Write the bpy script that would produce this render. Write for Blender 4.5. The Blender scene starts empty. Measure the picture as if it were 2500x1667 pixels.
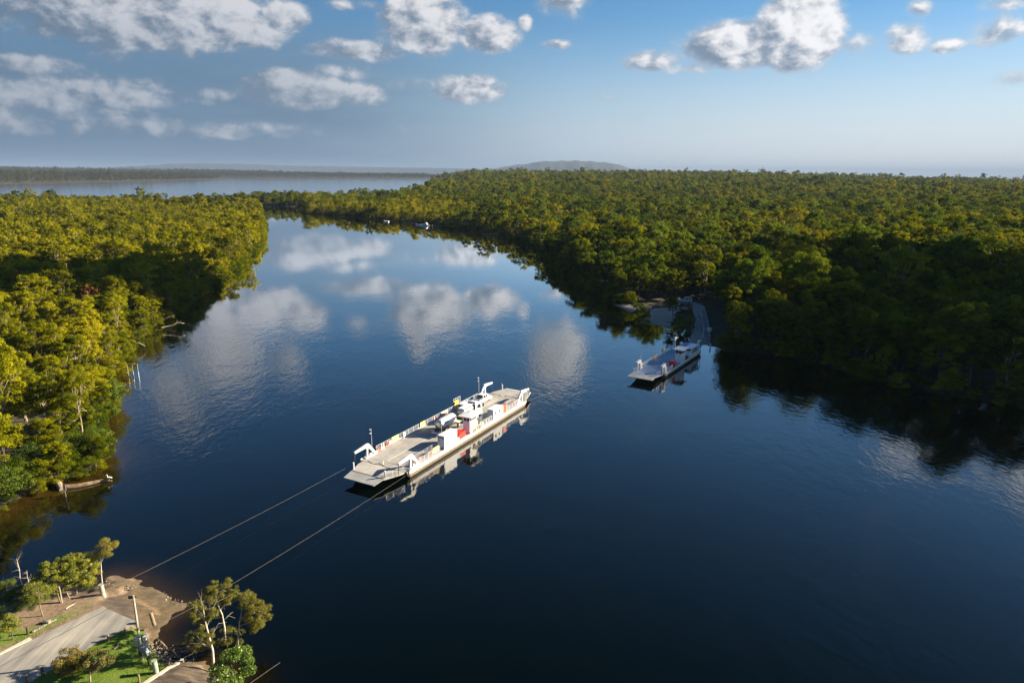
import bpy, bmesh, math, random
import numpy as np
from mathutils import Vector, Matrix, Euler

random.seed(7)
RNG = np.random.default_rng(11)
R = math.radians
PI = math.pi
sc = bpy.context.scene
COL = sc.collection

# ------------------------------------------------------------------ camera, world, sun, exposure
CAM_H, PITCH, ROLL, FPX = 50.0, R(13.78), R(0.3), 1667.0
cam_d = bpy.data.cameras.new('camera')
cam_d.sensor_width = 36.0
cam_d.lens = 36.0 * FPX / 2500.0
cam_d.clip_start, cam_d.clip_end = 1.0, 200000.0
cam = bpy.data.objects.new('camera', cam_d)
COL.objects.link(cam)
cam.matrix_world = Matrix.Translation((0, 0, CAM_H)) @ Matrix.Rotation(PI / 2 - PITCH, 4, 'X') @ Matrix.Rotation(ROLL, 4, 'Z')
sc.camera = cam

SUN_EL, SUN_AZ = R(24.0), R(78.0)
SUN_DIR = Vector((math.sin(SUN_AZ) * math.cos(SUN_EL), math.cos(SUN_AZ) * math.cos(SUN_EL), math.sin(SUN_EL)))
sun_d = bpy.data.lights.new('sun', 'SUN')
sun_d.energy, sun_d.angle, sun_d.color = 5.0, R(0.5), (1.0, 0.86, 0.64)
sun = bpy.data.objects.new('sun', sun_d)
COL.objects.link(sun)
sun.rotation_euler = SUN_DIR.to_track_quat('Z', 'Y').to_euler()

sc.view_settings.view_transform = 'Standard'
sc.view_settings.look = 'None'
sc.view_settings.gamma = 1.0
sc.view_settings.use_curve_mapping = False
sc.view_settings.exposure = 1.72
SKY_STRENGTH = 0.05

sc.render.engine = 'CYCLES'
cy = sc.cycles
cy.max_bounces, cy.diffuse_bounces, cy.glossy_bounces = 6, 3, 3
cy.transmission_bounces, cy.transparent_max_bounces, cy.volume_bounces = 3, 6, 0
cy.caustics_reflective = cy.caustics_refractive = False

# ------------------------------------------------------------------ picture measurements -> places on the ground
def pray(x, y):
    """viewing direction of a point measured on the 2352 px wide photograph"""
    x, y = x * 2500 / 2352.0, y * 2500 / 2352.0
    u, v = (x - 1250) / FPX, (833.5 - y) / FPX
    c, s = math.cos(ROLL), math.sin(ROLL)
    u, v = u * c - v * s, u * s + v * c
    return u, math.cos(PITCH) + v * math.sin(PITCH), -math.sin(PITCH) + v * math.cos(PITCH)

def at(x, y, z=0.0):
    a, b, c = pray(x, y)
    t = (z - CAM_H) / c
    return (a * t, b * t)

def azel(x, y):
    a, b, c = pray(x, y)
    return math.atan2(a, b), math.atan2(c, math.hypot(a, b))

# ------------------------------------------------------------------ node helpers and materials
class NT:
    def __init__(s, tree):
        s.t = tree
    def n(s, kind, **kw):
        nd = s.t.nodes.new(kind)
        for k, v in kw.items():
            setattr(nd, k, v)
        return nd
    def l(s, a, b):
        s.t.links.new(a, b)
    def put(s, sock, v):
        if isinstance(v, bpy.types.NodeSocket):
            s.l(v, sock)
        elif v is not None:
            sock.default_value = v
    def m(s, op, a, b=None, c=None, clamp=False):
        nd = s.n('ShaderNodeMath', operation=op, use_clamp=clamp)
        s.put(nd.inputs[0], a); s.put(nd.inputs[1], b)
        if c is not None:
            s.put(nd.inputs[2], c)
        return nd.outputs[0]
    def mix(s, f, a, b, mode='MIX'):
        nd = s.n('ShaderNodeMix', data_type='RGBA', blend_type=mode)
        s.put(nd.inputs[0], f); s.put(nd.inputs[6], a); s.put(nd.inputs[7], b)
        return nd.outputs[2]
    def smooth(s, x, lo, hi, a=0.0, b=1.0):
        nd = s.n('ShaderNodeMapRange', interpolation_type='SMOOTHSTEP')
        s.put(nd.inputs[0], x)
        for i, v in enumerate((lo, hi, a, b)):
            s.put(nd.inputs[i + 1], v)
        return nd.outputs[0]
    def noise(s, vec, scale, detail=4.0, rough=0.55, dist=0.0):
        nd = s.n('ShaderNodeTexNoise')
        if vec is not None:
            s.l(vec, nd.inputs['Vector'])
        nd.inputs['Scale'].default_value = scale
        nd.inputs['Detail'].default_value = detail
        nd.inputs['Roughness'].default_value = rough
        nd.inputs['Distortion'].default_value = dist
        return nd.outputs[0]
    def ramp(s, f, stops):
        nd = s.n('ShaderNodeValToRGB')
        cr = nd.color_ramp
        while len(cr.elements) < len(stops):
            cr.elements.new(0.5)
        for e, (p, c) in zip(cr.elements, stops):
            e.position, e.color = p, (*c, 1)
        s.put(nd.inputs[0], f)
        return nd.outputs[0]

def c4(c):
    return (c[0], c[1], c[2], 1.0)

def new_mat(name):
    m = bpy.data.materials.new(name)
    m.use_nodes = True
    t = NT(m.node_tree)
    return m, t, m.node_tree.nodes['Principled BSDF']

def mat(name, col, rough=0.6, var=0.25, scale=2.0, metal=0.0, dirt=None, dirt_amt=0.35, dirt_scale=1.2, bump=0.0, bscale=20.0, stretch=None):
    """painted or natural surface: base colour, mottling and optional weathering patches"""
    m, t, p = new_mat(name)
    tc = t.n('ShaderNodeTexCoord').outputs['Object']
    n1 = t.noise(tc, scale, 6, 0.6)
    k = t.smooth(n1, 0.3, 0.7, 1 - var, 1 + var)
    cm = t.n('ShaderNodeVectorMath', operation='SCALE')
    cm.inputs[0].default_value = col
    t.l(k, cm.inputs['Scale'])
    out = cm.outputs[0]
    if dirt:
        dv = tc
        if stretch:      # wear drawn out along one direction: tyre marks, rust runs
            mp = t.n('ShaderNodeMapping'); t.l(tc, mp.inputs[0]); mp.inputs['Scale'].default_value = stretch
            dv = mp.outputs[0]
        d = t.smooth(t.noise(dv, dirt_scale, 8, 0.7, 0.6), 0.48, 0.68, 0.0, dirt_amt)
        out = t.mix(d, out, c4(dirt))
    t.l(out, p.inputs['Base Color'])
    p.inputs['Roughness'].default_value = rough
    p.inputs['Metallic'].default_value = metal
    if bump:
        b = t.n('ShaderNodeBump')
        b.inputs['Strength'].default_value = bump
        b.inputs['Distance'].default_value = 0.05
        t.l(t.noise(tc, bscale, 5, 0.6), b.inputs['Height'])
        t.l(b.outputs[0], p.inputs['Normal'])
    return m

M = {}
M['white'] = mat('white_paint', (0.62, 0.635, 0.65), 0.45, 0.06, 1.5, dirt=(0.36, 0.25, 0.14), dirt_amt=0.40, dirt_scale=1.6, stretch=(1.0, 1.0, 0.25))
M['clean_white'] = mat('clean_white_paint', (0.68, 0.70, 0.72), 0.4, 0.05, 1.0, dirt=(0.45, 0.38, 0.28), dirt_amt=0.28, dirt_scale=1.6, stretch=(1.0, 1.0, 0.2))
M['cream'] = mat('cream_paint', (0.72, 0.67, 0.55), 0.5, 0.1, 1.0, dirt=(0.35, 0.24, 0.12), dirt_amt=0.4)
M['ochre'] = mat('rusty_ochre_steel', (0.19, 0.135, 0.07), 0.7, 0.35, 1.2, dirt=(0.10, 0.06, 0.03), dirt_amt=0.6)
M['hull_dark'] = mat('dark_hull_paint', (0.035, 0.032, 0.025), 0.6, 0.4, 1.0)
M['deck'] = mat('worn_beige_deck', (0.315, 0.30, 0.28), 0.8, 0.16, 0.5, dirt=(0.20, 0.185, 0.165), dirt_amt=0.75, dirt_scale=0.9, stretch=(0.10, 1.0, 1.0))
M['deck_grey'] = mat('worn_grey_ramp_plate', (0.29, 0.295, 0.29), 0.75, 0.15, 0.5, dirt=(0.20, 0.20, 0.19), dirt_amt=0.6, dirt_scale=0.6)
M['deck_blue'] = mat('blue_grey_deck_paint', (0.22, 0.30, 0.42), 0.55, 0.12, 0.4, dirt=(0.16, 0.19, 0.24), dirt_amt=0.5, dirt_scale=0.7)
M['seam'] = mat('dark_seam', (0.06, 0.055, 0.05), 0.8)
M['line'] = mat('worn_lane_paint', (0.62, 0.57, 0.46), 0.7, 0.2, 1.5)
M['yellow'] = mat('pale_yellow_board', (0.78, 0.58, 0.20), 0.55, 0.1, 1.2)
M['bright_yellow'] = mat('bright_yellow_plastic', (0.80, 0.50, 0.02), 0.4, 0.08)
M['amber'] = mat('amber_board', (0.80, 0.42, 0.12), 0.55, 0.1, 1.2)
M['red'] = mat('red_paint', (0.62, 0.025, 0.012), 0.4, 0.08)
M['orange_red'] = mat('orange_red_paint', (0.75, 0.09, 0.025), 0.45, 0.08)
M['orange'] = mat('orange_plastic', (0.72, 0.13, 0.03), 0.5, 0.1)
M['glass'] = mat('dark_window_glass', (0.02, 0.024, 0.028), 0.08, 0.2)
M['black'] = mat('black_rubber', (0.018, 0.018, 0.018), 0.7, 0.2)
M['dark_metal'] = mat('dark_steel', (0.06, 0.06, 0.06), 0.5, 0.3)
M['grey_metal'] = mat('galvanised_steel', (0.42, 0.43, 0.43), 0.45, 0.15, 3.0, metal=0.3)
M['steel'] = mat('brushed_stainless', (0.50, 0.50, 0.49), 0.28, 0.06, 1.0, metal=0.9)
M['blue_print'] = mat('blue_print', (0.015, 0.10, 0.38), 0.5, 0.15)
M['pale_blue'] = mat('pale_blue_print', (0.10, 0.22, 0.46), 0.5, 0.15)
M['timber'] = mat('weathered_timber', (0.20, 0.15, 0.10), 0.85, 0.3, 3.0, bump=0.3, bscale=9)
M['pole_wood'] = mat('pale_pole_timber', (0.36, 0.33, 0.26), 0.8, 0.25, 2.0, dirt=(0.16, 0.17, 0.12), dirt_amt=0.5)
M['dark_post'] = mat('dark_post_timber', (0.07, 0.045, 0.03), 0.85, 0.3, 4.0)
M['green_post'] = mat('mossy_concrete_post', (0.30, 0.32, 0.26), 0.85, 0.25, 3.0, dirt=(0.15, 0.11, 0.06), dirt_amt=0.5)
M['cable'] = mat('greasy_wire_rope', (0.24, 0.23, 0.21), 0.6, 0.1)
M['wire'] = mat('black_wire', (0.03, 0.03, 0.03), 0.6)
M['rope'] = mat('sandy_wire_rope', (0.26, 0.21, 0.13), 0.8, 0.1)
M['bark'] = mat('pale_bark', (0.30, 0.245, 0.165), 0.85, 0.35, 1.5, dirt=(0.12, 0.09, 0.06), dirt_amt=0.6, dirt_scale=0.9)
M['tan_bark'] = mat('tan_bark', (0.20, 0.16, 0.11), 0.85, 0.35, 1.5, dirt=(0.08, 0.06, 0.04), dirt_amt=0.6)
M['dark_bark'] = mat('dark_bark', (0.10, 0.08, 0.06), 0.9, 0.35, 2.0)
M['dead_wood'] = mat('bleached_dead_wood', (0.55, 0.47, 0.35), 0.85, 0.25, 3.0)
M['log_wood'] = mat('brown_sodden_log', (0.15, 0.105, 0.055), 0.85, 0.5, 2.5, dirt=(0.30, 0.24, 0.15), dirt_amt=0.6, dirt_scale=2.0, bump=0.5, bscale=6)
M['root_wood'] = mat('weathered_root_wood', (0.34, 0.27, 0.18), 0.85, 0.45, 2.5, dirt=(0.10, 0.07, 0.04), dirt_amt=0.7, dirt_scale=2.5, bump=0.5, bscale=6)
M['kerb'] = mat('pale_concrete_kerb', (0.46, 0.42, 0.34), 0.85, 0.15, 3.0)
M['stone'] = mat('pale_rubble_stone', (0.24, 0.21, 0.165), 0.9, 0.35, 2.0)
M['roof_grey'] = mat('pale_metal_roof', (0.55, 0.57, 0.58), 0.5, 0.1)
M['roof_brown'] = mat('brown_tile_roof', (0.20, 0.13, 0.09), 0.7, 0.2)
M['wall_house'] = mat('beige_weatherboard', (0.42, 0.37, 0.30), 0.7, 0.15)
M['blue_box'] = mat('pale_blue_steel_lid', (0.42, 0.55, 0.66), 0.5, 0.08)
M['grey_box'] = mat('grey_sheet_steel', (0.16, 0.17, 0.19), 0.5, 0.15)
M['pink_sign'] = mat('faded_pink_board', (0.70, 0.50, 0.42), 0.6, 0.1)
M['silver_paint'] = mat('silver_car_paint', (0.55, 0.58, 0.62), 0.3, 0.03, 1.0, metal=0.3)
M['feather_dark'] = mat('dark_feathers', (0.05, 0.045, 0.04), 0.8, 0.3)
M['feather_white'] = mat('white_feathers', (0.75, 0.72, 0.68), 0.8, 0.1)
M['beak'] = mat('horn_beak', (0.50, 0.30, 0.14), 0.5)

def leaf_mat(name, stops, transl=0.35, gloss=0.05, rough=0.45):
    m = bpy.data.materials.new(name)
    m.use_nodes = True
    t = NT(m.node_tree)
    m.node_tree.nodes.remove(m.node_tree.nodes['Principled BSDF'])
    out = m.node_tree.nodes['Material Output']
    at_ = t.n('ShaderNodeAttribute', attribute_name='tint')
    oi = t.n('ShaderNodeObjectInfo')
    pos = t.n('ShaderNodeNewGeometry').outputs['Position']
    big = t.noise(pos, 0.013, 3, 0.6)
    f = t.m('ADD', t.m('MULTIPLY', at_.outputs['Fac'], 0.46), t.m('MULTIPLY', oi.outputs['Random'], 0.42))
    f = t.m('ADD', f, t.m('MULTIPLY', t.m('SUBTRACT', big, 0.5), 0.75))
    colr = t.ramp(f, stops)
    d = t.n('ShaderNodeBsdfDiffuse'); tr = t.n('ShaderNodeBsdfTranslucent'); g = t.n('ShaderNodeBsdfGlossy')
    t.l(colr, d.inputs[0])
    g.inputs[0].default_value = (0.9, 0.9, 0.8, 1); g.inputs[1].default_value = rough
    # a leaf reflects and passes light: the two add up
    thru = t.mix(1.0, colr, (transl * 2.2, transl * 2.2, transl * 2.0, 1), 'MULTIPLY')
    t.l(thru, tr.inputs[0])
    m1 = t.n('ShaderNodeAddShader')
    t.l(d.outputs[0], m1.inputs[0]); t.l(tr.outputs[0], m1.inputs[1])
    if gloss <= 0.0:
        t.l(m1.outputs[0], out.inputs['Surface'])
        return m
    m2 = t.n('ShaderNodeMixShader'); m2.inputs[0].default_value = gloss
    t.l(m1.outputs[0], m2.inputs[1]); t.l(g.outputs[0], m2.inputs[2])
    t.l(m2.outputs[0], out.inputs['Surface'])
    return m

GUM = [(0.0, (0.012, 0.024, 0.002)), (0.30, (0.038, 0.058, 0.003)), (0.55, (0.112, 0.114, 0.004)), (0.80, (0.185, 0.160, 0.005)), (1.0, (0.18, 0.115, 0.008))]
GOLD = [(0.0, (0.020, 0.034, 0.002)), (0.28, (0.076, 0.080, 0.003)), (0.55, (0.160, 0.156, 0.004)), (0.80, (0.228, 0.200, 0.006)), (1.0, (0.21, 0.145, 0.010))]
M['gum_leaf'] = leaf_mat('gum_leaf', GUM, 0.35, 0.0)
FRESH = [(0.0, (0.014, 0.030, 0.003)), (0.30, (0.040, 0.066, 0.005)), (0.55, (0.090, 0.118, 0.007)), (0.80, (0.135, 0.150, 0.008)), (1.0, (0.17, 0.16, 0.012))]
M['fresh_leaf'] = leaf_mat('fresh_green_leaf', FRESH, 0.35, 0.0)
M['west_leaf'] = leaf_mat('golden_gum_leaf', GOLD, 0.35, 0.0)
M['haze_grey_leaf'] = leaf_mat('haze_grey_gum_leaf', [(0.0, (0.028, 0.034, 0.020)), (0.5, (0.060, 0.062, 0.034)), (1.0, (0.10, 0.085, 0.05))], 0.3, 0.0)  # dry grey-green gum, with the far shore haze put into the colour
M['mangrove_leaf'] = leaf_mat('mangrove_leaf', [(0.0, (0.018, 0.036, 0.005)), (0.5, (0.058, 0.085, 0.008)), (1.0, (0.13, 0.14, 0.012))], 0.3, 0.01)
M['casuarina_leaf'] = leaf_mat('casuarina_leaf', [(0.0, (0.045, 0.05, 0.008)), (0.5, (0.12, 0.11, 0.015)), (1.0, (0.20, 0.16, 0.022))], 0.4, 0.02)
M['paperbark_leaf'] = leaf_mat('paperbark_leaf', [(0.0, (0.06, 0.075, 0.008)), (0.5, (0.15, 0.16, 0.016)), (1.0, (0.26, 0.23, 0.025))], 0.38, 0.03)
M['bottle_leaf'] = leaf_mat('shrub_leaf', [(0.0, (0.028, 0.036, 0.010)), (0.45, (0.09, 0.085, 0.018)), (0.7, (0.19, 0.13, 0.02)), (1.0, (0.30, 0.15, 0.03))], 0.3, 0.03)
M['fig_leaf'] = leaf_mat('glossy_leaf', [(0.0, (0.035, 0.065, 0.010)), (0.5, (0.10, 0.15, 0.018)), (1.0, (0.22, 0.25, 0.03))], 0.3, 0.035, 0.35)
M['rust_leaf'] = leaf_mat('rust_leaf', [(0.0, (0.06, 0.022, 0.006)), (0.5, (0.12, 0.038, 0.008)), (1.0, (0.18, 0.065, 0.012))], 0.3, 0.03)
M['grass_blade'] = leaf_mat('grass_blade', [(0.0, (0.06, 0.10, 0.006)), (0.5, (0.10, 0.165, 0.008)), (1.0, (0.17, 0.21, 0.014))], 0.3, 0.02)

# ------------------------------------------------------------------ mesh helpers
def link(o, parent=None):
    COL.objects.link(o)
    if parent is not None:
        o.parent = parent
    return o

def tag(o, label=None, cat=None, group=None, kind=None):
    if label: o['label'] = label
    if cat: o['category'] = cat
    if group: o['group'] = group
    if kind: o['kind'] = kind
    return o

def empty(name, loc=(0, 0, 0), rz=0.0, label=None, cat=None, group=None):
    o = bpy.data.objects.new(name, None)
    o.empty_display_size = 0.5
    COL.objects.link(o)
    o.location = loc
    o.rotation_euler = (0, 0, rz)
    return tag(o, label, cat, group)

def np_mesh(name, verts, quads=None, tris=None, mats=(), tint=None, midx=None, smooth=False):
    me = bpy.data.meshes.new(name)
    nv = len(verts)
    nq = 0 if quads is None else len(quads)
    ntri = 0 if tris is None else len(tris)
    me.vertices.add(nv)
    me.vertices.foreach_set('co', np.asarray(verts, dtype=np.float32).ravel())
    loops = np.concatenate([np.asarray(a, dtype=np.int32).ravel() for a in (quads, tris) if a is not None and len(a)])
    me.loops.add(len(loops))
    me.loops.foreach_set('vertex_index', loops)
    me.polygons.add(nq + ntri)
    st = np.concatenate([np.arange(nq) * 4, nq * 4 + np.arange(ntri) * 3]).astype(np.int32)
    me.polygons.foreach_set('loop_start', st)
    if midx is not None:
        me.polygons.foreach_set('material_index', np.asarray(midx, dtype=np.int32))
    if smooth:
        me.polygons.foreach_set('use_smooth', np.ones(nq + ntri, dtype=bool))
    for mm in mats:
        me.materials.append(mm)
    if tint is not None:
        a = me.attributes.new('tint', 'FLOAT', 'POINT')
        a.data.foreach_set('value', np.asarray(tint, dtype=np.float32))
    me.update(calc_edges=True)
    me.validate()
    return me

class MB:
    """collects boxes, tubes and prisms and links them as one mesh object"""
    def __init__(s):
        s.v, s.f = [], []
    def add(s, vs, fs):
        b = len(s.v)
        s.v += [tuple(p) for p in vs]
        s.f += [tuple(i + b for i in f) for f in fs]
        return s
    def box(s, x0, x1, y0, y1, z0, z1):
        vs = [(x, y, z) for z in (z0, z1) for x, y in ((x0, y0), (x1, y0), (x1, y1), (x0, y1))]
        return s.add(vs, [(3, 2, 1, 0), (4, 5, 6, 7), (0, 1, 5, 4), (1, 2, 6, 5), (2, 3, 7, 6), (3, 0, 4, 7)])
    def bbox(s, x0, x1, y0, y1, z0, z1, c=0.05):
        """box with chamfered upright edges and top"""
        def ring(i, z):
            return [(x0 + i, y0, z), (x1 - i, y0, z), (x1, y0 + i, z), (x1, y1 - i, z), (x1 - i, y1, z), (x0 + i, y1, z), (x0, y1 - i, z), (x0, y0 + i, z)]
        r0, r1 = ring(c, z0), ring(c, z1 - c)
        r2 = [(x0 + c + (x - x0 - c) * 1.0 if x0 + c <= x <= x1 - c else (x0 + c if x < x0 + c else x1 - c),
               (y if y0 + c <= y <= y1 - c else (y0 + c if y < y0 + c else y1 - c)), z1) for x, y, _ in r1]
        vs = r0 + r1 + r2
        fs = [tuple(range(7, -1, -1)), tuple(range(16, 24))]
        for k in (0, 8):
            fs += [(k + i, k + (i + 1) % 8, k + 8 + (i + 1) % 8, k + 8 + i) for i in range(8)]
        return s.add(vs, fs)
    def tube(s, pts, rad, n=6, cap=True):
        pts = [Vector(p) for p in pts]
        if not isinstance(rad, (list, tuple)):
            rad = [rad] * len(pts)
        vs, fs = [], []
        up = None
        for i, p in enumerate(pts):
            d = (pts[min(i + 1, len(pts) - 1)] - pts[max(i - 1, 0)]).normalized()
            if up is None:
                up = d.orthogonal().normalized()
            up = (up - d * up.dot(d))
            up = up.normalized() if up.length > 1e-5 else d.orthogonal().normalized()
            w = d.cross(up)
            for k in range(n):
                a = 2 * PI * k / n
                vs.append(p + (up * math.cos(a) + w * math.sin(a)) * rad[i])
        for i in range(len(pts) - 1):
            for k in range(n):
                fs.append((i * n + k, i * n + (k + 1) % n, (i + 1) * n + (k + 1) % n, (i + 1) * n + k))
        if cap:
            fs.append(tuple(range(n - 1, -1, -1)))
            fs.append(tuple((len(pts) - 1) * n + k for k in range(n)))
        return s.add(vs, fs)
    def bar(s, p, q, w, h=None):
        """square bar from p to q"""
        h = h or w
        p, q = Vector(p), Vector(q)
        d = (q - p).normalized()
        side = d.cross(Vector((0, 0, 1)))
        side = side.normalized() if side.length > 1e-4 else Vector((1, 0, 0))
        up = side.cross(d)
        vs = [o + side * (a * w / 2) + up * (b * h / 2) for o in (p, q) for a, b in ((-1, -1), (1, -1), (1, 1), (-1, 1))]
        return s.add(vs, [(3, 2, 1, 0), (4, 5, 6, 7), (0, 1, 5, 4), (1, 2, 6, 5), (2, 3, 7, 6), (3, 0, 4, 7)])
    def prism(s, prof, y0, y1, inset=None):
        """profile in x,z pushed along y; inset(z) narrows it"""
        n = len(prof)
        f = inset or (lambda z: 0.0)
        vs = [(x, y0 + f(z), z) for x, z in prof] + [(x, y1 - f(z), z) for x, z in prof]
        fs = [tuple(range(n)), tuple(range(2 * n - 1, n - 1, -1))]
        fs += [(i, i + n, (i + 1) % n + n, (i + 1) % n) for i in range(n)]
        return s.add(vs, fs)
    def torus(s, c, axis, r, t, n=16, m=6):
        axis = Vector(axis).normalized()
        u = axis.orthogonal().normalized(); w = axis.cross(u)
        vs, fs = [], []
        for i in range(n):
            a = 2 * PI * i / n
            d = u * math.cos(a) + w * math.sin(a)
            for j in range(m):
                b = 2 * PI * j / m
                vs.append(Vector(c) + d * (r + t * math.cos(b)) + axis * (t * math.sin(b)))
        for i in range(n):
            for j in range(m):
                fs.append((i * m + j, ((i + 1) % n) * m + j, ((i + 1) % n) * m + (j + 1) % m, i * m + (j + 1) % m))
        return s.add(vs, fs)
    def build(s, name, m, parent=None, smooth=False, loc=None, rz=None):
        me = bpy.data.meshes.new(name)
        me.from_pydata(s.v, [], s.f)
        bm = bmesh.new(); bm.from_mesh(me)
        bmesh.ops.recalc_face_normals(bm, faces=bm.faces)
        bm.to_mesh(me); bm.free()
        me.materials.append(m)
        if smooth:
            me.polygons.foreach_set('use_smooth', [True] * len(me.polygons))
            try:
                me.set_sharp_from_angle(angle=R(40))
            except Exception:
                pass
        o = bpy.data.objects.new(name, me)
        link(o, parent)
        if loc: o.location = loc
        if rz: o.rotation_euler = (0, 0, rz)
        return o

def copy_part(o, parent, loc=None):
    c = o.copy(); COL.objects.link(c); c.parent = parent
    if loc is not None: c.location = loc
    return c

def copy_tree(o, parent=None):
    c = o.copy(); COL.objects.link(c)
    c.parent = parent
    for ch in o.children:
        copy_tree(ch, c)
    return c

# ------------------------------------------------------------------ sky
CLOUDS = [  # x, y, half width, half height (measured on the photograph), weight
    (300, 40, 330, 75, 0.95), (420, 112, 60, 28, 0.55), (640, 15, 80, 35, 0.55), (120, 30, 160, 40, 0.5), (250, 110, 60, 35, 0.45),
    (970, 55, 95, 75, 1.0), (830, 118, 120, 28, 0.75), (905, 90, 60, 50, 0.5),
    (680, 205, 125, 42, 1.1), (800, 165, 90, 25, 0.5), (830, 215, 60, 30, 0.65), (940, 195, 80, 20, 0.4),
    (1075, 205, 85, 34, 0.85), (1840, 70, 100, 90, 1.15), (1690, 105, 130, 55, 1.0), (1490, 140, 70, 30, 0.7), (1600, 150, 130, 22, 0.5),
    (2080, 90, 60, 40, 0.62), (1980, 105, 60, 30, 0.5), (2290, 70, 70, 45, 0.6), (2180, 105, 45, 20, 0.55), (2110, 20, 30, 25, 0.55), (2330, 180, 60, 22, 0.35), (2310, 10, 60, 25, 0.5),
    (1130, 52, 38, 24, 0.66), (1208, 55, 18, 20, 0.6), (1280, 103, 36, 14, 0.66), (820, 12, 80, 16, 0.5), (1310, 0, 40, 12, 0.6), (1400, 105, 90, 8, 0.3), (1390, 225, 70, 14, 0.25),
    (60, 150, 140, 30, 0.6), (150, 215, 330, 55, 0.62), (500, 215, 60, 18, 0.5), (280, 235, 90, 45, 0.45), (-100, 260, 300, 70, 0.6),
    (350, 290, 400, 28, 0.5), (1000, 290, 120, 28, 0.2), (1220, 362, 90, 9, 0.25), (1080, 365, 40, 6, 0.2)]
OVERHEAD = [  # clouds just above the frame, mirrored in the river: x, y of the mirror image
    (400, 905, 55, 75), (500, 830, 90, 60), (700, 725, 45, 30), (660, 830, 40, 30), (960, 790, 22, 25), (1280, 810, 60, 75),
    (2330, 1060, 60, 40), (560, 740, 90, 25), (1120, 690, 60, 30)]

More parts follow.
